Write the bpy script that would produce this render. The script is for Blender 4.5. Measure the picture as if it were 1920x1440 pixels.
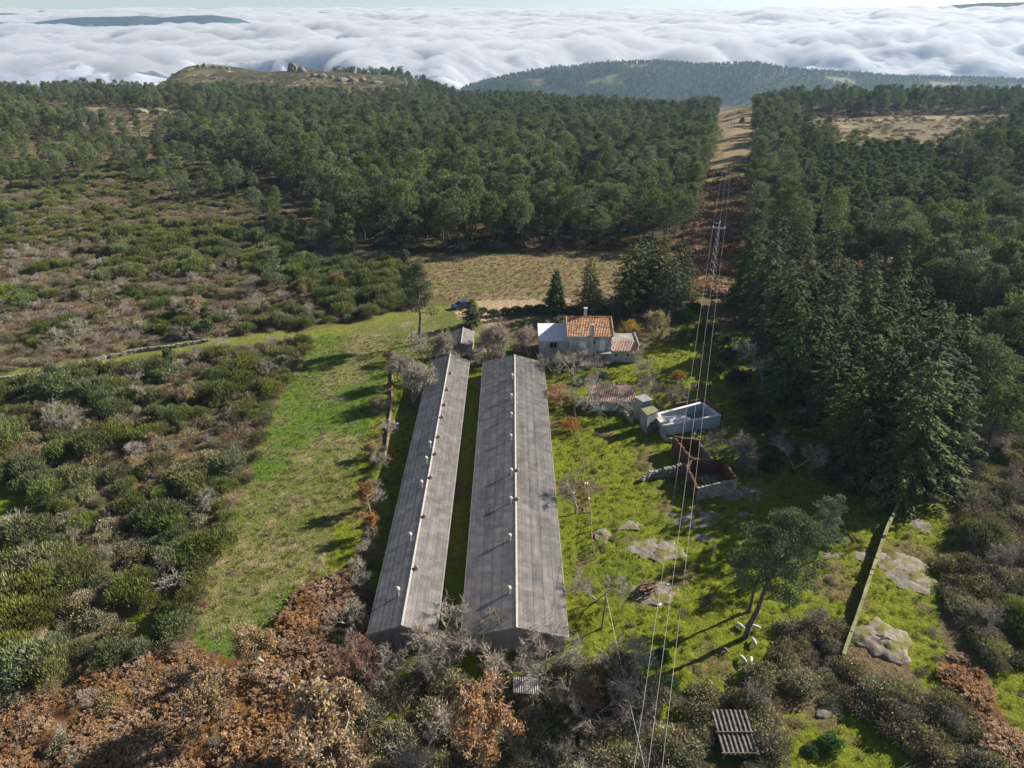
import bpy, math, random
import numpy as np
from math import radians, sin, cos, pi, tan
rs = np.random.RandomState(7)
random.seed(7)
for o in list(bpy.data.objects): bpy.data.objects.remove(o)
SC = bpy.context.scene
COL = SC.collection
# ---------------------------------------------------------------- camera
CAMH = 60.0; PITCH = radians(27.8); FPX = 1333.0
cd = bpy.data.cameras.new('camera'); cam = bpy.data.objects.new('camera', cd); COL.objects.link(cam)
cam.location = (0, 0, CAMH); cam.rotation_euler = (pi/2 - PITCH, 0, 0)
cd.sensor_width = 36; cd.lens = 36*FPX/1920; cd.clip_start = 0.5; cd.clip_end = 200000
SC.camera = cam
SC.render.engine = 'CYCLES'
SC.cycles.use_denoising = True
SC.cycles.max_bounces = 6; SC.cycles.diffuse_bounces = 2; SC.cycles.glossy_bounces = 1
SC.cycles.transmission_bounces = 3; SC.cycles.transparent_max_bounces = 8; SC.cycles.volume_bounces = 0
SC.cycles.caustics_reflective = False; SC.cycles.caustics_refractive = False
SC.render.threads_mode = 'AUTO'
# ---------------------------------------------------------------- sky and sun
SUN_AZ = radians(26); SUN_EL = radians(27)          # azimuth from +X towards +Y
w = bpy.data.worlds.new('World'); SC.world = w; w.use_nodes = True
nt = w.node_tree; bg = nt.nodes['Background']
sky = nt.nodes.new('ShaderNodeTexSky'); sky.sky_type = 'NISHITA'; sky.sun_disc = False
sky.sun_elevation = SUN_EL; sky.sun_rotation = pi/2 - SUN_AZ
sky.altitude = 0; sky.air_density = 0.72; sky.dust_density = 0.35; sky.ozone_density = 0.5
tcn = nt.nodes.new('ShaderNodeTexCoord'); lift = nt.nodes.new('ShaderNodeVectorMath'); lift.operation = 'ADD'; lift.inputs[1].default_value = (0, 0, .045)
nrm_ = nt.nodes.new('ShaderNodeVectorMath'); nrm_.operation = 'NORMALIZE'; nt.links.new(tcn.outputs['Generated'], lift.inputs[0]); nt.links.new(lift.outputs[0], nrm_.inputs[0]); nt.links.new(nrm_.outputs[0], sky.inputs[0])
hs_ = nt.nodes.new('ShaderNodeHueSaturation'); hs_.inputs['Saturation'].default_value = .8; nt.links.new(sky.outputs[0], hs_.inputs['Color']); nt.links.new(hs_.outputs[0], bg.inputs[0]); bg.inputs[1].default_value = 0.06
sd = bpy.data.lights.new('sun', 'SUN'); so = bpy.data.objects.new('sun', sd); COL.objects.link(so)
sd.energy = 5.0; sd.angle = radians(0.5); sd.color = (1.0, 0.93, 0.82)
from mathutils import Vector, Matrix
SUNV = Vector((cos(SUN_AZ)*cos(SUN_EL), sin(SUN_AZ)*cos(SUN_EL), sin(SUN_EL)))
so.rotation_euler = SUNV.to_track_quat('Z', 'Y').to_euler(); so.location = (60, 40, 120)
SC.view_settings.view_transform = 'Standard'; SC.view_settings.look = 'None'
SC.view_settings.exposure = 1.06; SC.view_settings.gamma = 1.0
# ---------------------------------------------------------------- noise
_perm = np.random.RandomState(3).permutation(65536).astype(np.int64)
_gr = np.random.RandomState(4).rand(65536)*2*np.pi
def _hash(ix, iy, s):
    return _perm[(_perm[(ix + s*7919) & 65535] + iy) & 65535]
def perlin(x, y, s=0):
    x = np.asarray(x, float); y = np.asarray(y, float)
    ix = np.floor(x).astype(np.int64); iy = np.floor(y).astype(np.int64)
    fx = x-ix; fy = y-iy
    u = fx*fx*fx*(fx*(fx*6-15)+10); v = fy*fy*fy*(fy*(fy*6-15)+10)
    def g(dx, dy):
        a = _gr[_hash(ix+dx, iy+dy, s)]
        return np.cos(a)*(fx-dx)+np.sin(a)*(fy-dy)
    return ((g(0,0)*(1-u)+g(1,0)*u)*(1-v)+(g(0,1)*(1-u)+g(1,1)*u)*v)*1.5
def fbm(x, y, o=4, s=0, gain=.5):
    r = 0; a = 1; t = 0
    for i in range(o):
        r = r+a*perlin(np.asarray(x)*2**i, np.asarray(y)*2**i, s+i); t += a; a *= gain
    return r/t
def sstep(a, b, x):
    t = np.clip((np.asarray(x, float)-a)/(b-a), 0, 1); return t*t*(3-2*t)
# ---------------------------------------------------------------- terrain height
def HG(x, y):
    x = np.asarray(x, float); y = np.asarray(y, float)
    u = x/np.maximum(y, 60)
    yc = np.interp(u, [-.75,-.55,-.47,-.40,-.14,-.07,.1,.2,.3,.45,.8], [640,660,720,1000,1000,700,600,560,530,540,560])
    zc = np.interp(u, [-.75,-.5,-.43,-.38,-.14,-.07,0,.1,.21,.26,.3,.5,.8], [-7,-7,-10,-15,-21,-18,-14,-15,-15,-9,-4,-2,-3])
    z = zc*sstep(190, yc, y)
    # gentle relief away from the farmyard
    far = np.clip(np.hypot(np.maximum(np.abs(x-3)-48, 0), np.maximum(y-150, 0))/60, 0, 1)
    z = z+far*(2.2*fbm(x/90, y/90, 3, 11))+far*sstep(200, 500, y)*3.0*fbm(x/160, y/160, 2, 15)
    z = z+0.35*fbm(x/14, y/14, 2, 21)*sstep(0, 1, np.minimum(far+np.clip((x-14)/10, 0, 1)+np.clip((-24-x)/10, 0, 1), 1))
    # rocky hill beyond the wood
    z = z+9*np.exp(-((x+372)/40)**2-((y-960)/60)**2)+5*np.exp(-((x+330)/130)**2-((y-960)/75)**2)+6*np.exp(-((x+245)/60)**2-((y-960)/70)**2)+5*np.exp(-((x+160)/60)**2-((y-930)/60)**2)
    d = sstep(0, 1, (y-yc)/1100)
    z = z-d*(400+z*.5)
    # hazy ridges over the valley
    dep = 27.8-np.degrees(np.arctan((720-np.interp(u*1507*1.03+960, [700,880,960,1050,1150,1250,1330,1450,1520,1650,1750,1900,2300],
            [230,158,140,126,118,114,121,121,133,141,148,150,165]))/1333.))
    zt = 60-2700*np.tan(np.radians(dep))
    env = np.exp(-((y-2700)/np.where(y < 2700, 620, 420))**2)
    hill = (zt+400)*env*(1+.10*fbm(x/260, y/260, 3, 31)*sstep(0, .5, 1-env))
    z = z+np.where(y > 1500, np.maximum(hill, 0), hill*sstep(1000, 1500, y))
    z = z+165*np.exp(-((x-150)/190)**2-((y-1350)/200)**2)*sstep(900, 1250, y)
    return z
FW = np.array([0, cos(PITCH), -sin(PITCH)]); UP = np.array([0, sin(PITCH), cos(PITCH)])
def gp(px, py, dz=0.0):
    """where the ground lies in that direction"""
    r = FW+(px-960)/FPX*np.array([1, 0, 0])+(720-py)/FPX*UP
    r = r/np.linalg.norm(r); z = 0.0
    if r[2] > -0.045: r[2] = -0.045
    for i in range(25):
        t = (z+dz-CAMH)/r[2]; x, y = r[0]*t, r[1]*t
        zn = float(HG(x, y)); z = z*.4+zn*.6
    return x, y, z
def gpl(pts): return [gp(*p)[:2] for p in pts]
def inpoly(P, x, y):
    x = np.asarray(x); y = np.asarray(y); ins = np.zeros(x.shape, bool); n = len(P)
    for i in range(n):
        x1, y1 = P[i]; x2, y2 = P[(i+1) % n]
        if y1 == y2: continue
        c = ((y1 > y) != (y2 > y)) & (x < (x2-x1)*(y-y1)/(y2-y1)+x1); ins ^= c
    return ins
def segdist(P, x, y, closed=False):
    d = np.full(np.shape(x), 1e9)
    for i in range(len(P)-(0 if closed else 1)):
        x1, y1 = P[i]; x2, y2 = P[(i+1) % len(P)]
        L = max((x2-x1)**2+(y2-y1)**2, 1e-9)
        t = np.clip(((x-x1)*(x2-x1)+(y-y1)*(y2-y1))/L, 0, 1)
        d = np.minimum(d, np.hypot(x-x1-t*(x2-x1), y-y1-t*(y2-y1)))
    return d
# ---------------------------------------------------------------- object helpers
def newmesh(name, V, F, mats=(), smooth=False, fm=None):
    V = np.asarray(V, np.float32); me = bpy.data.meshes.new(name)
    if isinstance(F, np.ndarray): F = [F]
    if F and not isinstance(F[0], np.ndarray):
        me.from_pydata([tuple(v) for v in V.tolist()], [], F)
    else:
        me.vertices.add(len(V)); me.vertices.foreach_set('co', V.ravel())
        nl = sum(f.size for f in F); nf = sum(len(f) for f in F)
        me.loops.add(nl); me.polygons.add(nf)
        me.loops.foreach_set('vertex_index', np.concatenate([f.ravel() for f in F]).astype(np.int32))
        tot = np.concatenate([np.full(len(f), f.shape[1], np.int32) for f in F])
        st = np.concatenate([[0], np.cumsum(tot)[:-1]]).astype(np.int32)
        me.polygons.foreach_set('loop_start', st)
        try: me.polygons.foreach_set('loop_total', tot)
        except Exception: pass
    for m in mats: me.materials.append(m)
    if fm is not None: me.polygons.foreach_set('material_index', np.asarray(fm, np.int32))
    if smooth: me.polygons.foreach_set('use_smooth', np.ones(len(me.polygons), bool))
    me.update(calc_edges=True)
    return me
def link(name, me, parent=None, loc=(0, 0, 0), rz=0.0, scale=None):
    o = bpy.data.objects.new(name, me); COL.objects.link(o); o.location = loc; o.rotation_euler = (0, 0, rz)
    if scale is not None: o.scale = scale
    if parent is not None: o.parent = parent
    return o
def tag(o, label=None, cat=None, group=None, kind=None):
    if label: o['label'] = label
    if cat: o['category'] = cat
    if group: o['group'] = group
    if kind: o['kind'] = kind
    return o
def thing(name, label, cat, loc=(0, 0, 0), rz=0.0, group=None):
    return tag(link(name, None, None, loc, rz), label, cat, group)
class MB:
    """collects boxes, prisms and tubes, then links them as one mesh"""
    def __init__(s): s.V = []; s.F = []
    def add(s, V, F):
        b = len(s.V); s.V += [tuple(v) for v in V]; s.F += [tuple(i+b for i in f) for f in F]; return s
    def box(s, c, d, rz=0.0, taper=1.0):
        cx, cy, cz = c; a, b, h = d[0]/2, d[1]/2, d[2]/2; ca, sa = cos(rz), sin(rz); V = []
        for k, t in ((-h, 1.0), (h, taper)):
            for x, y in ((-a, -b), (a, -b), (a, b), (-a, b)):
                x *= t; y *= t; V.append((cx+x*ca-y*sa, cy+x*sa+y*ca, cz+k))
        return s.add(V, [(3,2,1,0), (4,5,6,7), (0,1,5,4), (1,2,6,5), (2,3,7,6), (3,0,4,7)])
    def bx(s, x0, x1, y0, y1, z0, z1): return s.box(((x0+x1)/2, (y0+y1)/2, (z0+z1)/2), (x1-x0, y1-y0, z1-z0))
    def hexa(s, B, T):
        return s.add(list(B)+list(T), [(3,2,1,0), (4,5,6,7), (0,1,5,4), (1,2,6,5), (2,3,7,6), (3,0,4,7)])
    def tube(s, pts, rad, n=8, cap=True):
        pts = [Vector(p) for p in pts]; R = rad if hasattr(rad, '__len__') else [rad]*len(pts)
        V = []; F = []
        for i, p in enumerate(pts):
            t = (pts[min(i+1, len(pts)-1)]-pts[max(i-1, 0)]).normalized()
            a = t.orthogonal().normalized() if i == 0 else (a-t*a.dot(t)).normalized()
            b = t.cross(a)
            for k in range(n):
                an = 2*pi*k/n; V.append(p+a*cos(an)*R[i]+b*sin(an)*R[i])
        for i in range(len(pts)-1):
            for k in range(n):
                F.append((i*n+k, i*n+(k+1) % n, (i+1)*n+(k+1) % n, (i+1)*n+k))
        if cap: F.append(tuple(range(n-1, -1, -1))); F.append(tuple((len(pts)-1)*n+k for k in range(n)))
        return s.add(V, F)
    def lathe(s, c, prof, n=12):
        V = []; F = []
        for r, z in prof:
            for k in range(n): V.append((c[0]+r*cos(2*pi*k/n), c[1]+r*sin(2*pi*k/n), c[2]+z))
        for i in range(len(prof)-1):
            for k in range(n): F.append((i*n+k, i*n+(k+1) % n, (i+1)*n+(k+1) % n, (i+1)*n+k))
        F.append(tuple(range(n-1, -1, -1))); F.append(tuple((len(prof)-1)*n+k for k in range(n)))
        return s.add(V, F)
    def build(s, name, mat, parent=None, loc=(0, 0, 0), rz=0.0, smooth=False):
        me = newmesh(name, s.V, s.F, [mat])
        if smooth: me.polygons.foreach_set('use_smooth', np.ones(len(me.polygons), bool))
        return link(name, me, parent, loc, rz)
# ---------------------------------------------------------------- materials
def lnk(nt, a, b): nt.links.new(a, b)
def nmat(name):
    m = bpy.data.materials.new(name); m.use_nodes = True; nt = m.node_tree
    b = nt.nodes['Principled BSDF']; b.inputs['Roughness'].default_value = .85
    b.inputs['Specular IOR Level'].default_value = .25
    return m, nt, b
def noise(nt, scale, detail=4, rough=.6, vec=None, dist=0):
    n = nt.nodes.new('ShaderNodeTexNoise'); n.inputs['Scale'].default_value = scale; n.inputs['Detail'].default_value = detail
    n.inputs['Roughness'].default_value = rough; n.inputs['Distortion'].default_value = dist
    if vec is not None: lnk(nt, vec, n.inputs['Vector'])
    return n.outputs['Fac']
def ramp(nt, fac, stops):
    r = nt.nodes.new('ShaderNodeValToRGB'); lnk(nt, fac, r.inputs[0]); e = r.color_ramp.elements
    while len(e) < len(stops): e.new(.5)
    for i, (p, c) in enumerate(stops):
        e[i].position = p; e[i].color = (*c, 1) if len(c) == 3 else c
    return r.outputs[0]
def mix(nt, a, b, fac, mode='MIX'):
    m = nt.nodes.new('ShaderNodeMix'); m.data_type = 'RGBA'; m.blend_type = mode
    for v, k in ((fac, 0), (a, 6), (b, 7)):
        if isinstance(v, (int, float)): m.inputs[k].default_value = v
        elif isinstance(v, tuple): m.inputs[k].default_value = (*v, 1)
        else: lnk(nt, v, m.inputs[k])
    return m.outputs[2]
def math_(nt, op, a, b=0.0):
    m = nt.nodes.new('ShaderNodeMath'); m.operation = op
    for v, k in ((a, 0), (b, 1)):
        if isinstance(v, (int, float)): m.inputs[k].default_value = v
        else: lnk(nt, v, m.inputs[k])
    return m.outputs[0]
def bump(nt, b, h, strength, dist):
    n = nt.nodes.new('ShaderNodeBump'); n.inputs['Strength'].default_value = strength; n.inputs['Distance'].default_value = dist
    lnk(nt, h, n.inputs['Height']); lnk(nt, n.outputs[0], b.inputs['Normal'])
def objco(nt):
    return nt.nodes.new('ShaderNodeTexCoord').outputs['Object']
def geopos(nt): return nt.nodes.new('ShaderNodeNewGeometry').outputs['Position']
def vecmul(nt, v, s):
    m = nt.nodes.new('ShaderNodeVectorMath'); m.operation = 'MULTIPLY'; lnk(nt, v, m.inputs[0]); m.inputs[1].default_value = s
    return m.outputs[0]
def mottled(name, c1, c2, scale=1.0, rough=.85, bmp=0.0, stain=None, bscale=None, stops=(.35, .65)):
    """two-colour weathered surface, optional stain colour, in the object's own space"""
    m, nt, b = nmat(name); co = objco(nt)
    c = ramp(nt, noise(nt, scale, 6, .65, co), [(stops[0], c1), (stops[1], c2)])
    if stain:
        f = ramp(nt, noise(nt, scale*.35, 5, .7, vecmul(nt, co, (1, 1, .35))), [(.5, (0, 0, 0)), (.68, (1, 1, 1))])
        c = mix(nt, c, stain, math_(nt, 'MULTIPLY', f, .75))
    lnk(nt, c, b.inputs['Base Color']); b.inputs['Roughness'].default_value = rough
    if bmp: bump(nt, b, noise(nt, bscale or scale*6, 5, .6, co), .6, bmp)
    return m
def foliage(name, c1, c2, trans=.25, hv=.12, vv=.35, spots=.9):
    """leaf material: clump-scale colour noise, tone changes from plant to plant, some light passes through"""
    m, nt, b = nmat(name); co = objco(nt)
    c = ramp(nt, noise(nt, spots, 3, .6, co), [(.3, c1), (.7, c2)])  # lighter tone raised so the noise spots stand for sunlit tips
    oi = nt.nodes.new('ShaderNodeObjectInfo')
    h = nt.nodes.new('ShaderNodeHueSaturation'); lnk(nt, c, h.inputs['Color'])
    rn = oi.outputs['Random']
    lnk(nt, math_(nt, 'ADD', math_(nt, 'MULTIPLY', rn, hv*.5), .5-hv*.25), h.inputs['Hue'])
    r2 = math_(nt, 'FRACT', math_(nt, 'MULTIPLY', rn, 7.31))
    lnk(nt, math_(nt, 'ADD', math_(nt, 'MULTIPLY', r2, 2*vv), 1-vv), h.inputs['Value'])
    r3 = math_(nt, 'FRACT', math_(nt, 'MULTIPLY', rn, 17.7))
    lnk(nt, math_(nt, 'ADD', math_(nt, 'MULTIPLY', r3, .5), .75), h.inputs['Saturation'])
    lnk(nt, h.outputs[0], b.inputs['Base Color']); b.inputs['Specular IOR Level'].default_value = .15
    if trans:
        t = nt.nodes.new('ShaderNodeBsdfTranslucent'); lnk(nt, h.outputs[0], t.inputs[0])
        mx = nt.nodes.new('ShaderNodeMixShader'); mx.inputs[0].default_value = trans
        lnk(nt, b.outputs[0], mx.inputs[1]); lnk(nt, t.outputs[0], mx.inputs[2])
        lnk(nt, mx.outputs[0], nt.nodes['Material Output'].inputs['Surface'])
    return m
# ================================================================ THE SETTING
# ---- map of the place: outlines of the kinds of ground
Z = {}
Z['field'] = gpl([(590,628),(700,608),(760,598),(830,585),(900,600),(960,640),(1010,700),(1000,1150),(1070,1250),(960,1330),(860,1240),(720,1290),(600,1180),(520,1190),(460,1240),(365,1215),(372,1150),(400,1050),(440,950),(480,850),(530,730),(575,680)])
Z['paddock'] = gpl([(1000,690),(1180,680),(1300,600),(1400,620),(1500,760),(1620,920),(1740,900),(1790,940),(1780,1080),(1760,1180),(1800,1290),(1740,1290),(1700,1240),(1500,1180),(1480,1240),(1380,1290),(1300,1300),(1300,1440),(960,1440),(1000,1260),(1070,1240),(1040,1000)])
Z['lawn_a'] = gpl([(1455,1345),(1600,1330),(1650,1380),(1720,1440),(1750,1500),(1440,1500)])
Z['lawn_b'] = gpl([(1850,1255),(1940,1240),(1980,1420),(1900,1400)])
Z['lawn_c'] = gpl([(-40,915),(70,915),(95,940),(60,985),(-40,1010)])
Z['lawn_d'] = gpl([(235,1150),(300,1150),(300,1190),(235,1190)])
Z['meadow'] = gpl([(775,478),(930,478),(1060,470),(1160,472),(1160,545),(1010,562),(830,565),(790,520)])
Z['dirtpark'] = gpl([(860,590),(905,562),(985,560),(1010,575),(960,580),(925,600),(890,604)])
Z['corridor'] = gpl([(1270,560),(1290,470),(1312,380),(1335,300),(1345,225),(1350,208),(1412,208),(1402,330),(1392,450),(1385,560)])
Z['brack_c'] = gpl([(1290,470),(1300,345),(1395,345),(1400,470)])
Z['brack_a'] = gpl([(-60,1360),(100,1310),(230,1240),(345,1215),(460,1240),(530,1180),(560,1110),(650,1075),(690,1100),(700,1200),(640,1290),(560,1500),(-60,1500)])
Z['brack_b'] = gpl([(1790,1225),(1840,1260),(1900,1380),(1960,1460),(1880,1460),(1800,1320),(1760,1250)])
Z['clear_a'] = gpl([(60,203),(200,200),(340,206),(350,240),(300,262),(200,250),(90,228)])
Z['clear_b'] = gpl([(1450,236),(1560,222),(1700,215),(1880,214),(1890,250),(1830,285),(1740,305),(1600,300),(1520,275)])
Z['rockhill'] = gpl([(270,150),(330,143),(430,135),(560,135),(640,138),(760,158),(700,176),(560,176),(400,166),(300,158)])
Z['forest'] = gpl([(-600,262),(120,262),(300,275),(430,310),(510,345),(560,400),(690,465),(780,476),(1150,470),(1285,470),(1305,380),(1330,300),(1343,215),(1350,205),(1340,172),(900,156),(-900,150)])
Z['forest2'] = gpl([(1396,560),(1400,450),(1405,330),(1412,215),(1410,196),(2300,190),(2500,330),(2300,700),(1950,800),(1850,900),(1760,900),(1620,930),(1500,800),(1400,640)])
TRACKS = [(gpl([(-60,724),(120,690),(250,662),(390,642),(500,634),(590,626),(700,604),(760,590),(850,578),(900,572)]), 2.3, 'grasst'),
          (gpl([(900,572),(960,566),(1060,566),(1180,562),(1280,556),(1390,542)]), 2.2, 'dirt'),
          (gpl([(1300,545),(1330,470),(1352,380),(1366,300),(1374,240),(1380,205)]), 1.2, 'dirt'),
          (gpl([(1395,545),(1480,500),(1700,478),(1850,452),(1990,430)]), 2.5, 'dirt'),
          (gpl([(925,596),(920,640),(905,680)]), 1.6, 'dirt'),
          (gpl([(1450,246),(1560,230),(1680,222),(1800,218),(1900,216)]), 2.5, 'dirt')]
def zone(k, x, y, soft=2.0): return inpoly(Z[k], x, y)
def ground_layers(X, Y):
    r = np.maximum(Y, 30)
    ws = np.clip(r/60, 1, 8)
    xw = X+ws*1.1*fbm(X/5, Y/5, 3, 41)+ws*.5*perlin(X/1.7, Y/1.7, 44); yw = Y+ws*1.1*fbm(X/5, Y/5, 3, 47)+ws*.5*perlin(X/1.7, Y/1.7, 48)
    n1 = fbm(X/9, Y/9, 4, 51); n2 = fbm(X/2.2, Y/2.2, 3, 55); n3 = fbm(X/30, Y/30, 3, 58)
    C = np.zeros(X.shape+(3,)); C[:] = (.15, .115, .065)
    def put(mask, col, a=1.0):
        m = (mask*a)[..., None]; C[:] = C*(1-m)+np.array(col)*m
    put(sstep(-.1, .35, n3), (.13, .12, .05)); put(sstep(.1, .4, n1), (.085, .10, .035)); put(sstep(.2, .5, n2), (.19, .13, .075), .6)
    fs = inpoly(Z['forest'], xw, yw) | inpoly(Z['forest2'], xw, yw)
    put(fs*1.0, (.075, .058, .034)); put(fs*sstep(.05, .4, n1), (.13, .075, .04))
    far = sstep(1100, 1700, Y); put(far, (.055, .085, .035))
    put(far*sstep(.3, .5, fbm(X/150, Y/150, 3, 71)), (.26, .22, .13), .8)
    dry = np.zeros(X.shape)
    f = inpoly(Z['field'], xw, yw)*1.0
    put(f, (.13, .15, .04)); put(f*sstep(-.2, .25, n1+.4*n2), (.18, .175, .07), .8); put(f*sstep(.12, .4, n2+.3*n1), (.29, .235, .14), .7)
    put(f*sstep(.05, -.3, n3+.4*n1), (.085, .16, .018), .9)
    p = (inpoly(Z['paddock'], xw, yw) | inpoly(Z['lawn_a'], xw, yw) | inpoly(Z['lawn_b'], xw, yw) | inpoly(Z['lawn_c'], xw, yw) | inpoly(Z['lawn_d'], xw, yw) | ((X > -23) & (X < 12) & (Y > 45) & (Y < 123)))*1.0
    put(p, (.155, .19, .016)); put(p*sstep(0, .4, n1), (.10, .15, .014), .8); put(p*sstep(.2, .5, n2+.25*n1), (.19, .19, .035), .6)
    put(p*sstep(.14, .36, fbm(X/6, Y/6, 3, 91)), (.16, .12, .065), .8)
    m = inpoly(Z['meadow'], xw, yw)*1.0
    put(m, (.22, .175, .10)); put(m*sstep(0, .35, n1+.4*n3), (.16, .165, .06), .9); put(m*sstep(.1, .4, fbm(X/11, Y/5, 3, 88)), (.15, .105, .065), .8); put(m*sstep(.1, .5, n2), (.33, .25, .15), .7)
    put(m*sstep(155, 150, Y), (.16, .21, .05), .8)
    c = inpoly(Z['corridor'], xw, yw)*1.0
    put(c, (.23, .18, .08)); put(c*sstep(0, .3, n1), (.19, .19, .06)); put(c*sstep(.1, .4, n2), (.28, .20, .12), .8)
    put(c*sstep(185, 165, Y), (.12, .125, .045), .9); put(c*sstep(.0, .3, n2+n1)*sstep(230, 200, Y), (.17, .085, .045), .8); put(c*sstep(300, 420, Y), (.30, .225, .14), .6)
    put(inpoly(Z['brack_c'], xw, yw)*1.0, (.19, .09, .04))
    for k in ('brack_a', 'brack_b'): put(inpoly(Z[k], xw, yw)*1.0, (.16, .085, .035))
    for k in ('clear_a', 'clear_b'):
        q = inpoly(Z[k], xw, yw)*1.0; put(q, (.20, .165, .10)); put(q*sstep(-.1, .25, n1), (.13, .11, .06)); put(q*sstep(.15, .4, n3), (.30, .25, .165))
    q = (inpoly(Z['rockhill'], xw, yw) | ((yw > 850) & (yw < 1200) & (xw < -60) & (xw > -560)))*1.0; put(q, (.062, .062, .032)); put(q*sstep(.0, .35, fbm(X/14, Y/14, 3, 77)), (.11, .08, .05)); put(q*sstep(-.1, .3, fbm(X/25, Y/40, 3, 79))*sstep(945, 900, Y), (.15, .14, .065))
    rk = sstep(.32, .42, fbm(X/7, Y/7, 4, 81))*(1-p)*(1-f)*(Y < 1100)*q; put(rk, (.34, .29, .24))
    put(inpoly(Z['dirtpark'], xw, yw)*1.0, (.42, .31, .20))
    for P, wd, kind in TRACKS:
        d = segdist(P, xw, yw)
        if kind == 'dirt': put(sstep(wd+.6, wd-.8, d), (.40, .30, .20), .9)
        else: put(sstep(wd+.8, wd-.8, d), (.17, .20, .035), .95); put(sstep(.5, .1, np.abs(d-.8))*sstep(-.2, .3, n2), (.26, .22, .10), .7)
    return C, p, f
def ground_mat():
    m, nt, b = nmat('ground'); pos = geopos(nt)
    at = nt.nodes.new('ShaderNodeAttribute'); at.attribute_name = 'tint'; c = at.outputs['Color']
    n1 = noise(nt, 1.3, 6, .7, pos); n2 = noise(nt, 5.5, 4, .7, pos)
    v = ramp(nt, n1, [(.25, (.55, .55, .52)), (.5, (1, 1, 1)), (.78, (1.5, 1.4, 1.2))])
    c = mix(nt, c, v, 1.0, 'MULTIPLY')
    v2 = ramp(nt, n2, [(.3, (.6, .65, .6)), (.7, (1.4, 1.3, 1.3))]); c = mix(nt, c, v2, .8, 'MULTIPLY')
    lnk(nt, c, b.inputs['Base Color']); b.inputs['Roughness'].default_value = .95; b.inputs['Specular IOR Level'].default_value = .1
    h = math_(nt, 'ADD', noise(nt, 2.2, 5, .65, pos, .6), math_(nt, 'MULTIPLY', n2, .4)); bump(nt, b, h, .9, .5)
    return m
def build_ground():
    ys = np.concatenate([np.linspace(-80, 24, 14), 25*np.exp(np.linspace(0, np.log(3880/25.), 760))])
    us = np.linspace(-1, 1, 620); us = np.sign(us)*np.abs(us)**1.15
    W = np.where(ys < 25, 150, 1.05*ys+125)
    Y = np.repeat(ys[:, None], len(us), 1); X = us[None, :]*W[:, None]
    Zz = HG(X, Y); C, p, f = ground_layers(X, Y)
    near = sstep(260, 120, Y)
    tus = np.maximum(fbm(X/1.5, Y/1.2, 3, 101), -.15)*.75+.25*perlin(X/.6, Y/.6, 105)
    Zz = Zz+near*tus*(.75*p*(X > 7.5)+.22*f*(X < -20)+.3*(1-np.maximum(p, f)))*(1-((X > -17) & (X < 7.5) & (Y > 45) & (Y < 122)))
    ny, nx = X.shape; I = np.arange(ny*nx).reshape(ny, nx)
    F = np.stack([I[:-1, :-1], I[:-1, 1:], I[1:, 1:], I[1:, :-1]], -1).reshape(-1, 4)
    me = newmesh('ground', np.stack([X, Y, Zz], -1).reshape(-1, 3), F, [ground_mat()], smooth=True)
    a = me.color_attributes.new('tint', 'FLOAT_COLOR', 'POINT')
    a.data.foreach_set('color', np.concatenate([C.reshape(-1, 3), np.ones((ny*nx, 1))], 1).astype(np.float32).ravel())
    tag(link('ground', me), kind='structure')
build_ground()
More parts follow.
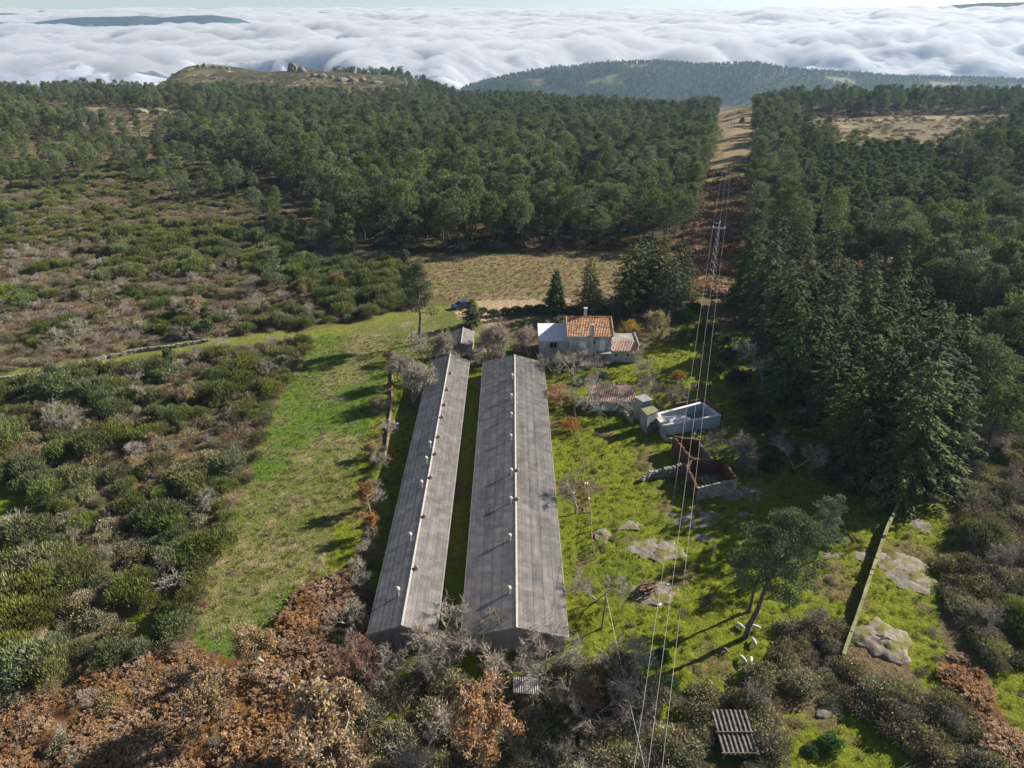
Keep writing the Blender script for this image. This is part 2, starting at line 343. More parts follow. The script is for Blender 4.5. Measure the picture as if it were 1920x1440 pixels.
# ---- the valley floor and the far mountains, beyond the haze
def far_land():
    m, nt, b = nmat('valley_land'); pos = geopos(nt)
    c = ramp(nt, noise(nt, .0022, 5, .65, pos), [(.35, (.035, .06, .045)), (.6, (.06, .08, .05)), (.72, (.14, .13, .09))])
    lnk(nt, c, b.inputs['Base Color'])
    V = []; xs = np.linspace(-1, 1, 41); ys = 3900*np.exp(np.linspace(0, np.log(90000/3900.), 40))
    Y = np.repeat(ys[:, None], 41, 1); X = xs[None, :]*(1.3*ys[:, None]+500); Zz = -445+25*fbm(X/2500, Y/2500, 3, 5)
    I = np.arange(X.size).reshape(X.shape); F = np.stack([I[:-1, :-1], I[:-1, 1:], I[1:, 1:], I[1:, :-1]], -1).reshape(-1, 4)
    tag(link('valley_terrain', newmesh('valley_terrain', np.stack([X, Y, Zz], -1).reshape(-1, 3), F, [m], True)), kind='structure')
    m2, nt, b = nmat('mountain_forest_haze_blue')
    c = ramp(nt, noise(nt, .004, 5, .65, geopos(nt)), [(.35, (.035, .065, .075)), (.65, (.05, .085, .085)), (.8, (.09, .11, .10))])  # forest tones shifted to blue: distance haze put into the colour
    lnk(nt, c, b.inputs['Base Color'])
    def mountain(name, dist, prof, depth):
        px = np.arange(prof[0][0], prof[-1][0]+1, 4); top = np.interp(px, [p[0] for p in prof], [p[1] for p in prof])
        dep = 27.8-np.degrees(np.arctan((720-top)/1333.)); zt = 60-dist*np.tan(np.radians(dep))
        X0 = (px-960)/FPX*(dist*cos(PITCH)+60*sin(PITCH)); zt = zt+dist*.0006*fbm(X0/(dist*.03), X0*0, 4, 9)
        k = np.linspace(-1, 1, 17); prof_k = np.cos(k*pi/2)**1.2
        X = np.repeat(X0[:, None], 17, 1)*(1+0*k); Y = dist+k[None, :]*depth+0*X
        Zz = -520+(zt[:, None]+520)*prof_k[None, :]*(1+.12*fbm(X/900, Y/700, 4, 13)*(1-prof_k))
        I = np.arange(X.size).reshape(X.shape); F = np.stack([I[:-1, :-1], I[1:, :-1], I[1:, 1:], I[:-1, 1:]], -1).reshape(-1, 4)
        tag(link(name, newmesh(name, np.stack([X, Y, Zz], -1).reshape(-1, 3), F, [m2], True)), kind='structure')
    mountain('mountain_terrain', 15000, [(-500,44),(-80,42),(60,42),(110,36),(150,32),(215,31),(270,30),(300,33),(340,30),(395,28),(440,34),(475,50),(520,70)], 1800)
    mountain('mountain_terrain', 24000, [(-600,30),(-60,24),(20,25),(70,30),(110,36),(150,44)], 1800)
    mountain('mountain_terrain', 42000, [(500,30),(530,20),(580,22),(640,23.5),(700,23),(760,24.5),(800,26),(830,22.5),(900,23),(940,24),(980,30)], 1500)
    mountain('mountain_terrain', 60000, [(1700,24),(1790,9),(1850,5),(1920,4),(2100,6),(2300,24)], 3000)
far_land()
# ---- sea of cloud over the valley
def clouds():
    m, nt, b = nmat('cloud'); b.inputs['Base Color'].default_value = (.28, .30, .34, 1); b.inputs['Roughness'].default_value = 1
    b.inputs['Specular IOR Level'].default_value = 0
    b.inputs['Subsurface Weight'].default_value = 1.0; b.inputs['Subsurface Radius'].default_value = (1, 1, 1); b.inputs['Subsurface Scale'].default_value = 220
    ny, nx = 900, 1300
    ys = 3903*np.exp(np.linspace(0, np.log(70000/3903.), ny)); us = np.linspace(-1, 1, nx)
    Y = np.repeat(ys[:, None], nx, 1); X = us[None, :]*(.92*ys[:, None]+300)
    def billow(x, y, s, o=4):
        r = 0; a = 1.; t = 0
        for i in range(o):
            r = r+a*np.minimum(np.abs(perlin(x*1.9**i+i*3.3, y*1.9**i, s+i))*1.9, 1)**.8; t += a; a *= .36
        return r/t
    wx = X+350*fbm(X/1500, Y/1500, 2, 61); wy = Y+350*fbm(X/1500, Y/1500, 2, 64)
    vv = 5200*np.log(wy/4000.); uu = wx/(Y/4000.)**.75; big = fbm(uu/2600, vv/2400, 2, 200); puff = billow(uu/800, vv/1200, 210, 4); fine = fbm(uu/260, vv/420, 3, 220)
    h = -315+90*big+100*(Y/4000.)**.5*puff*(.25+.75*sstep(-.4, .4, big+.5*fbm(uu/1500, vv/1500, 2, 230)))+10*fine
    pxx = X/(Y*cos(PITCH)+28)*FPX+960
    h = h+np.interp(pxx, [0, 500, 1200, 1900], [0, 0, 10, 25])+sstep(6000, 20000, Y)*np.interp(pxx, [0, 700, 1300, 1900], [-15, 10, 60, 95])
    # where the bank ends, and the holes in it
    edge = np.interp(pxx, [-200,0,250,560,700,980,1080,1250,1400,1650,1950,2200], [2500,2500,2500,2500,2600,4000,4700,5200,5600,5800,5900,5900])
    mask = sstep(-300, np.interp(pxx, [700, 980], [500., 1900.]), Y-edge+60+700*fbm(X/600, Y/600, 4, 240))
    def hole(x0, x1, y0, y1, k=1.0):
        fx = sstep(-.5, 1.5, np.minimum(pxx-x0, x1-pxx)/60+.4*fbm(X/420, Y/420, 4, 250)*2); fy = sstep(0, 1, np.minimum(Y-y0, y1-Y)/450+.3*fbm(X/380, Y/380, 4, 260)*2)
        return fx*fy*k
    mask = mask*(1-hole(330, 640, 3900, 5600))
    h = -470+(h+470)*mask
    I = np.arange(ny*nx).reshape(ny, nx); F = np.stack([I[:-1, :-1], I[:-1, 1:], I[1:, 1:], I[1:, :-1]], -1).reshape(-1, 4)
    tag(link('clouds', newmesh('clouds', np.stack([X, Y, h], -1).reshape(-1, 3), F, [m], True)), kind='stuff')
    # the thin mist that floats on the cloud tops and makes their edges soft
    sx, sy = slice(None, None, 2), slice(None, None, 2); X2, Y2, h2, m2 = X[sy, sx], Y[sy, sx], h[sy, sx], mask[sy, sx]
    w2 = np.log(Y2/4000.)*5200; xx2 = X2/(Y2/4000.)**.75; top = h2+(12+(70*billow(xx2/420+7, w2/620, 700, 4)+60*np.maximum(fbm(xx2/900+7, w2/900, 3, 760), -.3)+22*fbm(xx2/110, w2/160, 3, 780))*(Y2/4000.)**.3)*np.clip(m2*1.6, .15, 1)
    ny2, nx2 = X2.shape; nn = ny2*nx2; J = np.arange(nn).reshape(ny2, nx2)
    V = np.concatenate([np.stack([X2, Y2, top], -1).reshape(-1, 3), np.stack([X2, Y2, 0*top-485], -1).reshape(-1, 3)])
    T = np.stack([J[:-1, :-1], J[:-1, 1:], J[1:, 1:], J[1:, :-1]], -1).reshape(-1, 4); B = T[:, ::-1]+nn
    def side(e): return np.stack([e[:-1], e[1:], e[1:]+nn, e[:-1]+nn], -1)
    S = np.concatenate([side(J[0]), side(J[-1])[:, ::-1], side(J[:, 0])[:, ::-1], side(J[:, -1])])
    mv = bpy.data.materials.new('cloud_mist'); mv.use_nodes = True; nv = mv.node_tree; nv.nodes.remove(nv.nodes['Principled BSDF'])
    vs = nv.nodes.new('ShaderNodeVolumePrincipled'); vs.inputs['Color'].default_value = (.97, .98, 1, 1); vs.inputs['Density'].default_value = .006; vs.inputs['Anisotropy'].default_value = .1
    lnk(nv, vs.outputs[0], nv.nodes['Material Output'].inputs['Volume'])
    tag(link('cloud_mist', newmesh('cloud_mist', V, np.concatenate([T, B, S]), [mv], True)), kind='stuff')
clouds()
# ================================================================ PLANT SHAPES
def unit(v): return v/np.maximum(np.linalg.norm(v, axis=-1, keepdims=True), 1e-9)
def rdir(n, r): return unit(r.normal(size=(n, 3)))
def cards(P, U, N, wd, ln, kind='d'):
    """flat leaves: d = diamond, t = triangle, from P along U, facing N"""
    U = unit(U); S = unit(np.cross(U, N)); n = len(P)
    wd = np.broadcast_to(wd, (n,))[:, None]; ln = np.broadcast_to(ln, (n,))[:, None]
    if kind == 't':
        V = np.stack([P-S*wd/2, P+S*wd/2, P+U*ln], 1); k = 3
    else:
        V = np.stack([P, P+U*ln*.5+S*wd/2, P+U*ln, P+U*ln*.5-S*wd/2], 1); k = 4
    return V.reshape(-1, 3), np.arange(n*k).reshape(n, k)
class PB:
    """gathers leaf and wood geometry of one plant part"""
    def __init__(s): s.V = []; s.F = []; s.M = []; s.n = 0
    def add(s, VF, m=0):
        V, F = VF
        if len(V) == 0: return s
        s.V.append(V); s.F.append(F+s.n); s.M.append(m); s.n += len(V); return s
    def mesh(s, name, mats):
        F = s.F; fm = np.concatenate([np.full(len(f), m) for f, m in zip(F, s.M)])
        return newmesh(name, np.concatenate(s.V), F, mats, fm=fm)
def sticks(A, B, ra, rb, n=4):
    A = np.asarray(A, float); B = np.asarray(B, float); T = unit(B-A)
    h = np.where(np.abs(T[:, 2:3]) > .9, np.array([[1., 0, 0]]), np.array([[0, 0, 1.]])); a = unit(np.cross(T, h)); b = np.cross(T, a)
    ra = np.broadcast_to(ra, (len(A),)); rb = np.broadcast_to(rb, (len(A),)); V = []
    for C, r in ((A, ra), (B, rb)):
        for k in range(n):
            an = 2*pi*k/n; V.append(C+(a*cos(an)+b*sin(an))*r[:, None])
    V = np.stack(V, 1).reshape(-1, 3); base = (np.arange(len(A))*2*n)[:, None]
    F = np.concatenate([base+np.array([[k, (k+1) % n, n+(k+1) % n, n+k]]) for k in range(n)], 0)
    return V, F
def grow(r, p, d, L, rad, lvl, segs, tips, spread=.6, up=.15, kids=(3, 5), shrink=.62, wob=.25, nseg=3):
    p = np.array(p, float); d = unit(np.array(d, float))
    for i in range(nseg):
        q = p+d*L/nseg; segs.append((p, q, rad*(1-.55*i/nseg), rad*(1-.55*(i+1)/nseg))); p = q
        d = unit(d+r.normal(size=3)*wob+np.array([0, 0, up]))
        if lvl > 0 and i > 0:
            for k in range(r.randint(1, 3)):
                dd = unit(d+r.normal(size=3)*spread); grow(r, p, dd, L*shrink*r.uniform(.6, 1), rad*.45, lvl-1, segs, tips, spread, up, kids, shrink, wob, nseg)
    if lvl > 0:
        for k in range(r.randint(*kids)):
            dd = unit(d+r.normal(size=3)*spread); grow(r, p, dd, L*shrink*r.uniform(.7, 1.1), rad*.5, lvl-1, segs, tips, spread, up, kids, shrink, wob, nseg)
    else: tips.append((p, d))
def segmesh(pb, segs, m=0, minr=.012):
    A = np.array([s[0] for s in segs]); B = np.array([s[1] for s in segs]); ra = np.maximum([s[2] for s in segs], minr); rb = np.maximum([s[3] for s in segs], minr*.7)
    big = np.array(ra) > .05
    if big.any(): pb.add(sticks(A[big], B[big], np.array(ra)[big], np.array(rb)[big], 6), m)
    if (~big).any(): pb.add(sticks(A[~big], B[~big], np.array(ra)[~big], np.array(rb)[~big], 3), m)
def blob(r, c, R, n, squash=.7, inner=.55):
    """points near the shell of a lumpy clump and their outward directions"""
    d = rdir(n, r); k = r.uniform(inner, 1, n)[:, None]
    return np.array(c)+d*k*np.array([R, R, R*squash]), d
def tufts(pb, r, c, R, n, wd, ln, squash=.7, face=.5, up=.35, m=0, inner=.5):
    P, d = blob(r, c, R, n, squash, inner)
    U = unit(d*(1.0 if face < 1 else .35)+np.array([0, 0, up])+r.normal(size=(n, 3))*.5)
    N = unit(d*face+r.normal(size=(n, 3))*.5)
    pb.add(cards(P, U, N, wd*r.uniform(.7, 1.3, n), ln*r.uniform(.6, 1.3, n)), m)
# ---- materials of the plants
M_BARK = mottled('pine_bark', (.07, .055, .045), (.16, .13, .11), 3, .95)
M_GREYBARK = mottled('grey_bark', (.24, .215, .19), (.42, .39, .35), 3, .95)
M_DEADWOOD = mottled('dead_wood', (.28, .25, .22), (.42, .39, .35), 3, .9)
M_PINE = foliage('pine_needles', (0.07, 0.098, 0.038), (0.205, 0.24, 0.105), .22, .05, .34)
M_PINE_D = foliage('dark_pine_needles', (0.055, 0.085, 0.03), (0.15, 0.19, 0.068), .2, .0, .1)
M_PINE_Y = foliage('young_pine_needles', (0.075, 0.112, 0.04), (0.175, 0.21, 0.085), .22, .08, .25)
M_CYP = foliage('cypress_sprays', (0.045, 0.07, 0.027), (0.145, 0.175, 0.065), .18, .10, .3)
M_CYP_G = foliage('golden_cypress_sprays', (0.21, 0.215, 0.08), (0.38, 0.37, 0.15), .42, .06, .15)
M_BROOM = foliage('broom_twigs', (0.084, 0.105, 0.034), (0.227, 0.254, 0.088), .2, .09, .3, 1.4)
M_HEATH = foliage('heath_twigs', (0.165, 0.127, 0.083), (0.375, 0.294, 0.194), .15, .14, .35, 1.6)
M_OLIVE = foliage('olive_leaves', (0.110, 0.121, 0.055), (0.263, 0.250, 0.125), .2, .12, .3, 1.6)
M_BRAMBLE = foliage('bramble_leaves', (0.143, 0.149, 0.077), (0.350, 0.338, 0.188), .15, .10, .3, 1.8)
M_TWIG = foliage('bare_twigs', (.225, .195, .155), (.43, .385, .32), .0, .08, .3, 1.0)
M_TWIG_R = foliage('red_brown_twigs', (0.208, 0.117, 0.078), (0.390, 0.234, 0.156), .0, .08, .25, 1.0)
M_BRACKEN = foliage('bracken_fronds', (0.19, 0.11, 0.058), (0.42, 0.265, 0.15), .2, .025, .3, 1.2)
M_TAN = foliage('dry_oak_leaves', (0.24, 0.155, 0.075), (0.41, 0.29, 0.15), .25, .0, .2, 1.5)
M_RUST = foliage('rust_leaves', (0.23, 0.125, 0.06), (0.4, 0.235, 0.11), .3, .015, .2, 1.5)
M_ORANGE = foliage('orange_leaves', (0.420, 0.170, 0.020), (0.600, 0.280, 0.030), .3, .04, .15, 1.5)
M_YELLOW = foliage('yellow_leaves', (0.340, 0.240, 0.040), (0.500, 0.360, 0.070), .3, .04, .15, 1.5)
M_SHRUB = foliage('green_shrub_leaves', (0.070, 0.140, 0.045), (0.130, 0.220, 0.090), .25, .05, .2, 1.5)
M_GRASSY = foliage('grass_blades', (0.14, 0.175, 0.02), (0.23, 0.25, 0.04), .3, .05, .25, 1.5)
M_STRAW = foliage('dry_grass_blades', (0.24, 0.19, 0.115), (0.38, 0.31, 0.2), .3, .04, .25, 1.5)
# ---- plants; every maker returns {part: mesh}; unit height unless said
def mk_pine(seed, H=13., R=3.0, clear=.38, dens=1.0, leaf=.42, mat=None, lean=0.0, conic=.35, cl=26):
    r = np.random.RandomState(seed); mat = mat or M_PINE; tr = PB(); cr = PB()
    n = 9; zs = np.linspace(0, H*.96, n); off = np.cumsum(r.normal(size=(n, 2))*.10*H/13, 0); off -= off[0]; off[:, 0] += lean*(zs/H)**1.3*H
    P = np.stack([off[:, 0], off[:, 1], zs], 1); rad = np.linspace(.020*H, .004*H, n)
    tr.add(sticks(P[:-1], P[1:], rad[:-1], rad[1:], 7))
    for i in range(int(cl)):
        t = clear+(1-clear)*(i+.5)/cl; z = t*H; a = i*2.4+r.uniform(-.5, .5)
        k = (t-clear)/(1-clear); prof = (max(1-((k-.38)/.68)**2, .05)**.5)*(1-conic*k); rr = R*prof*r.uniform(.35, .95)
        c0 = np.array([np.interp(z, zs, P[:, 0]), np.interp(z, zs, P[:, 1]), z])
        c = c0+np.array([cos(a)*rr, sin(a)*rr, R*.25*r.uniform(.2, 1)])
        tr.add(sticks([c0-np.array([0, 0, .3])], [c], .006*H*(1-.6*k), .02, 4))
        cR = R*r.uniform(.24, .40)*(1-.2*k)
        tufts(cr, r, c, cR, int(95*dens), leaf*.42, leaf, .62, 1.3, .35)
    tufts(cr, r, [P[-1, 0], P[-1, 1], H*.97], R*.28, int(90*dens), leaf*.42, leaf, .9, .5, .5)
    for i in range(7):
        z = H*clear*r.uniform(.35, 1); a = r.uniform(0, 6.28); c0 = np.array([np.interp(z, zs, P[:, 0]), np.interp(z, zs, P[:, 1]), z])
        tr.add(sticks([c0], [c0+np.array([cos(a), sin(a), .1])*R*r.uniform(.3, .7)], .03, .01, 3))
    return {'trunk': tr.mesh('trunk', [M_BARK]), 'crown': cr.mesh('crown', [mat])}
def mk_cypress(seed, H=15., R=3.6, dens=1.0, mat=None, layers=26, bare=.06, pw=.8, droop=.35, leaf=.5):
    r = np.random.RandomState(seed); mat = mat or M_CYP; tr = PB(); cr = PB()
    tr.add(sticks([[0, 0, 0], [0, 0, H*.5]], [[0, 0, H*.5], [.05, 0, H*.97]], [.02*H, .011*H], [.011*H, .003*H], 7))
    for i in range(layers):
        t = bare+(1-bare)*(i+.4)/layers; z0 = t*H; k = (t-bare)/(1-bare); Rl = R*((1-k)**pw+.03)*(.75+.25*sin(i*1.9+seed))
        nb = max(4, int(9*(1-k)+4))
        for j in range(nb):
            a = 2*pi*j/nb+i*.7+r.uniform(-.3, .3); L = Rl*r.uniform(.6, 1.15)*(1+.22*sin(a*2+seed*1.7)*sin(t*9)); dr = np.array([cos(a), sin(a), 0.]); sd = np.array([-sin(a), cos(a), 0.])
            m = max(5, int(13*dens*(.5+L/R))); s = r.uniform(.25, 1, m)**.8
            P = np.array([0, 0, z0])+dr*(s*L)[:, None]+sd*(r.uniform(-1, 1, m)*.22*L*(1.15-s))[:, None]; P[:, 2] += (.18*s-droop*s**2)*L+r.normal(size=m)*.08
            U = dr*1.0+sd*(r.uniform(-1, 1, m)[:, None])*.7+np.array([0, 0, -.25])*s[:, None]+r.normal(size=(m, 3))*.15
            N = np.array([0, 0, 1.])+r.normal(size=(m, 3))*.35
            cr.add(cards(P, U, N, leaf*.45*r.uniform(.7, 1.3, m), leaf*1.25*r.uniform(.6, 1.2, m)))
            # hanging sprays under the bough
            q = max(3, m//2); s2 = r.uniform(.45, 1, q); P2 = np.array([0, 0, z0])+dr*(s2*L)[:, None]+sd*(r.uniform(-1, 1, q)*.15*L)[:, None]; P2[:, 2] += (.18*s2-droop*s2**2)*L
            cr.add(cards(P2, dr*.35+np.array([0, 0, -1.])+r.normal(size=(q, 3))*.2, dr+r.normal(size=(q, 3))*.3, leaf*.4, leaf*.9*r.uniform(.6, 1.2, q)))
    return {'trunk': tr.mesh('trunk', [M_BARK]), 'crown': cr.mesh('crown', [mat])}
def mk_bush(seed, R=1.0, H=1.0, n=900, mat=None, wd=.035, ln=.22, up=1.0, lobes=7, spike=.5, mix_mat=None, mixf=0.0, twigs=60, twm=None):
    """dome bush of upright twigs; the lobes make its outline uneven"""
    r = np.random.RandomState(seed); pb = PB(); mats = [mat or M_BROOM, twm or M_TWIG, mix_mat or mat or M_BROOM]
    cs = []
    for i in range(lobes):
        a = i*2.4+r.uniform(0, 1); q = R*.62*math.sqrt((i+.3)/lobes); cs.append((q*cos(a), q*sin(a), H*r.uniform(.30, .5)*(1-.35*(q/R)), R*r.uniform(.34, .52), H*r.uniform(.36, .55)))
    for c in cs:
        m = n//lobes; d = rdir(m, r); d[:, 2] = np.abs(d[:, 2])*1.1-.15; d = unit(d); k = r.uniform(.6, 1.05, m)[:, None]
        P = np.array(c[:3])+d*k*np.array([c[3], c[3], c[4]]); P[:, 2] = np.maximum(P[:, 2], .02)
        U = unit(d*(1-.4*up)+np.array([0, 0, up])*.7+r.normal(size=(m, 3))*spike*.5); N = unit(d+r.normal(size=(m, 3))*.7)
        sel = r.rand(m) < mixf; W = wd*r.uniform(.6, 1.5, m); L = ln*r.uniform(.5, 1.4, m)
        pb.add(cards(P[~sel], U[~sel], N[~sel], W[~sel], L[~sel]), 0)
        if sel.any(): pb.add(cards(P[sel], U[sel], N[sel], W[sel], L[sel]), 2)
    if twigs:
        a = r.uniform(0, 6.28, twigs); e = r.uniform(.25, 1.4, twigs); d = np.stack([np.cos(a)*np.cos(e)*R, np.sin(a)*np.cos(e)*R, np.sin(e)*H*.95], 1)
        A = d*.05; pb.add(sticks(A, d*r.uniform(.7, 1.0, twigs)[:, None], .018*R, .006*R, 3), 1)
    return {None: pb.mesh('bush', mats)}
def mk_bare(seed, H=5., spread=.55, lvl=3, up=.12, mat=None, leaf=None, nl=0, lw=.16, multi=1, twm=None, rad=.022, tipn=4, tipl=.12, trunk=.22, thick=.02):
    """leafless (or nearly leafless) tree grown branch by branch"""
    r = np.random.RandomState(seed); segs = []; tips = []; mat = mat or M_GREYBARK
    for k in range(multi):
        a = r.uniform(0, 6.28); d = np.array([cos(a)*.5, sin(a)*.5, 1.]) if multi > 1 else np.array([r.normal()*.1, r.normal()*.1, 1.])
        grow(r, [0, 0, 0], d, H*trunk*(1.4 if multi == 1 else 1.6), rad*H, lvl, segs, tips, spread, up, (2, 4), .68, .18)
    top = max(t[0][2] for t in tips); sc = H*.97/top
    wood = [s for s in segs if s[2]*1 > .0035*H]; tw = [s for s in segs if s[2] <= .0035*H]
    tr = PB(); segmesh(tr, [(a*sc, b*sc, c, d) for a, b, c, d in wood], 0, thick); cr = PB()
    if tw: segmesh(cr, [(a*sc, b*sc, c, d) for a, b, c, d in tw], 0, thick*.8)
    T = np.array([t[0] for t in tips])*sc; D = np.array([t[1] for t in tips]); m = tipn
    P = np.repeat(T, m, 0); U = unit(np.repeat(D, m, 0)+r.normal(size=(len(P), 3))*.6+np.array([0, 0, .15]))
    P = P-np.repeat(D, m, 0)*r.uniform(0, .12*H, len(P))[:, None]
    cr.add(cards(P, U, rdir(len(P), r), thick*1.7, tipl*H*r.uniform(.5, 1.4, len(P)), 't'), 0)
    mats = [twm or M_TWIG]
    if leaf is not None:
        mats.append(leaf); idx = r.randint(0, len(P), nl); Q = P[idx]+U[idx]*(tipl*H*r.uniform(0, 1, nl))[:, None]+r.normal(size=(nl, 3))*.015*H
        cr.add(cards(Q, rdir(nl, r)+np.array([0, 0, -.2]), rdir(nl, r)+np.array([0, 0, .6]), lw*.8*r.uniform(.6, 1.3, nl), lw*1.2*r.uniform(.6, 1.3, nl)), 1)
    return {'trunk': tr.mesh('trunk', [mat]), 'crown': cr.mesh('crown', mats)}
def mk_fern(seed, R=1.0, H=.7, n=26, mat=None):
    """patch of collapsed bracken: arching fronds cut into leaflets"""
    r = np.random.RandomState(seed); pb = PB()
    for i in range(n):
        a = r.uniform(0, 6.28); q = R*math.sqrt(r.rand())*.8; base = np.array([q*cos(a), q*sin(a), 0]); b = r.uniform(0, 6.28); dr = np.array([cos(b), sin(b), 0]); sd = np.array([-sin(b), cos(b), 0]); L = r.uniform(.5, 1.0)*R*.8; h = H*r.uniform(.6, 1.1)
        s = np.linspace(.15, 1, 9); P = base+dr*(s*L)[:, None]; P[:, 2] = h*np.sin(np.minimum(s*2.3, pi*.97))
        for sg in (1, -1):
            pb.add(cards(P, sd*sg+dr*.4+r.normal(size=(9, 3))*.2, np.array([0, 0, 1.])+r.normal(size=(9, 3))*.4, .11*R, (.34*(1.15-s))*R*.8))
    return {None: pb.mesh('fern', [mat or M_BRACKEN])}
def mk_tuft(seed, R=.35, H=.35, n=60, mat=None):
    r = np.random.RandomState(seed); pb = PB(); a = r.uniform(0, 6.28, n); q = R*np.sqrt(r.rand(n))*.5
    P = np.stack([q*np.cos(a), q*np.sin(a), 0*q], 1); U = np.stack([np.cos(a)*.6, np.sin(a)*.6, 1+0*a], 1)+r.normal(size=(n, 3))*.2
    pb.add(cards(P, U, rdir(n, r), .05, H*r.uniform(.6, 1.2, n), 't')); return {None: pb.mesh('tuft', [mat or M_GRASSY])}
# ---------------------------------------------------------------- planting
def whole(parts, name):
    """all parts of a plant joined, for the far masses"""
    if None in parts: return parts[None]
    V = []; F = {}; n = 0; mats = []; Fs = []; Ms = []
    for k, me in parts.items():
        co = np.empty(len(me.vertices)*3, np.float32); me.vertices.foreach_get('co', co)
        lv = np.empty(len(me.loops), np.int32); me.loops.foreach_get('vertex_index', lv)
        st = np.empty(len(me.polygons), np.int32); me.polygons.foreach_get('loop_start', st); tt = np.empty(len(me.polygons), np.int32); me.polygons.foreach_get('loop_total', tt)
        mi = np.empty(len(me.polygons), np.int32); me.polygons.foreach_get('material_index', mi)
        for q in (3, 4):
            s = st[tt == q]
            if len(s): Fs.append(lv[s[:, None]+np.arange(q)]+n); Ms.append(mi[tt == q]+len(mats))
        V.append(co.reshape(-1, 3)); n += len(me.vertices); mats += list(me.materials)
    return newmesh(name, np.concatenate(V), Fs, mats, fm=np.concatenate(Ms))
def scatter_stuff(name, kinds, pts):
    """pts: (x, y, z, scale, zscale, rot, kind). One object that repeats the plant shapes over the points."""
    if len(pts) == 0: return
    c = bpy.data.collections.new(name+'_shapes'); 
    for i, me in enumerate(kinds): c.objects.link(bpy.data.objects.new('%s_shape_%02d' % (name, i), me))
    A = np.array(pts, float); me = bpy.data.meshes.new(name); me.vertices.add(len(A)); me.vertices.foreach_set('co', A[:, :3].astype(np.float32).ravel())
    for nm, ty, v in (('ps', 'FLOAT_VECTOR', np.stack([A[:, 3], A[:, 3], A[:, 4]], 1)), ('pr', 'FLOAT_VECTOR', np.stack([A[:, 5]*0, A[:, 5]*0, A[:, 5]], 1))):
        a = me.attributes.new(nm, ty, 'POINT'); a.data.foreach_set('vector', v.astype(np.float32).ravel())
    a = me.attributes.new('pk', 'INT', 'POINT'); a.data.foreach_set('value', A[:, 6].astype(np.int32))
    o = link(name, me); tag(o, kind='stuff')
    g = bpy.data.node_groups.new(name, 'GeometryNodeTree')
    g.interface.new_socket('Geometry', in_out='INPUT', socket_type='NodeSocketGeometry'); g.interface.new_socket('Geometry', in_out='OUTPUT', socket_type='NodeSocketGeometry')
    N = g.nodes; gi = N.new('NodeGroupInput'); go = N.new('NodeGroupOutput'); ip = N.new('GeometryNodeInstanceOnPoints'); ci = N.new('GeometryNodeCollectionInfo')
    ci.inputs['Collection'].default_value = c; ci.inputs['Separate Children'].default_value = True; ci.inputs['Reset Children'].default_value = True
    ip.inputs['Pick Instance'].default_value = True
    def at(nm, ty, sk):
        n = N.new('GeometryNodeInputNamedAttribute'); n.data_type = ty; n.inputs['Name'].default_value = nm; g.links.new(n.outputs['Attribute'], ip.inputs[sk])
    at('ps', 'FLOAT_VECTOR', 'Scale'); at('pr', 'FLOAT_VECTOR', 'Rotation'); at('pk', 'INT', 'Instance Index')
    g.links.new(gi.outputs[0], ip.inputs['Points']); g.links.new(ci.outputs[0], ip.inputs['Instance']); g.links.new(ip.outputs[0], go.inputs[0])
    md = o.modifiers.new('scatter', 'NODES'); md.node_group = g
    return o
def place(name, parts, label, cat, x, y, z=None, s=1.0, sz=None, rz=0.0, group=None):
    z = float(HG(x, y)) if z is None else z; sz = s if sz is None else sz
    if None in parts:
        o = link(name, parts[None], None, (x, y, z), rz, (s, s, sz)); return tag(o, label, cat, group)
    o = thing(name, label, cat, (x, y, z), rz, group); o.scale = (s, s, sz)
    for k, me in parts.items(): link(k, me, o)
    return o
def visible(x, y, z, m=60):
    dx, dy, dz = x, y, z-CAMH; dep = dy*cos(PITCH)-dz*sin(PITCH); up = dy*sin(PITCH)+dz*cos(PITCH)
    px = 960+FPX*dx/np.maximum(dep, 1); py = 720-FPX*up/np.maximum(dep, 1)
    return (dep > 1) & (px > -m) & (px < 1920+m) & (py > -m) & (py < 1440+m)
def jgrid(x0, x1, y0, y1, step, r):
    xs = np.arange(x0, x1, step); ys = np.arange(y0, y1, step); X, Y = np.meshgrid(xs, ys); X = X+(np.arange(len(ys)) % 2)[:, None]*step/2
    X = X+r.uniform(-.45, .45, X.shape)*step; Y = Y+r.uniform(-.45, .45, Y.shape)*step
    return X.ravel(), Y.ravel()
def in_fan(x, y, m=1.0): return (np.abs(x) < .80*y*m+45)
def plant(kindname, variants, P, label_fn, cat, group, nmax=300, stuffname=None):
    """P: array (x, y, scale, zscale, rot, variant). The nearest nmax in view become objects of their own, the rest one mass."""
    P = np.asarray(P); z = HG(P[:, 0], P[:, 1]); d = np.hypot(P[:, 0], P[:, 1])/P[:, 2]
    vis = visible(P[:, 0], P[:, 1], z); order = np.argsort(np.where(vis, d, 1e9)); ind = order[:nmax]; ind = ind[vis[ind]]; rest = np.setdiff1d(np.arange(len(P)), ind)
    for i in ind:
        x, y, s, sz, rz, k = P[i]; place(kindname, variants[int(k)], label_fn(x, y, s), cat, x, y, z[i]-.05, s, sz, rz, group)
    if len(rest):
        pts = [(P[i, 0], P[i, 1], z[i]-.05, P[i, 2], P[i, 3], P[i, 4], P[i, 5]) for i in rest]
        scatter_stuff(stuffname or kindname+'_mass', [whole(v, kindname) for v in variants], pts)
def rows(x, y, r, smin, smax, nv, zr=(.85, 1.15)):
    n = len(x); s = r.uniform(smin, smax, n); return np.stack([x, y, s, s*r.uniform(zr[0], zr[1], n), r.uniform(0, 6.28, n), r.randint(0, nv, n)], 1)
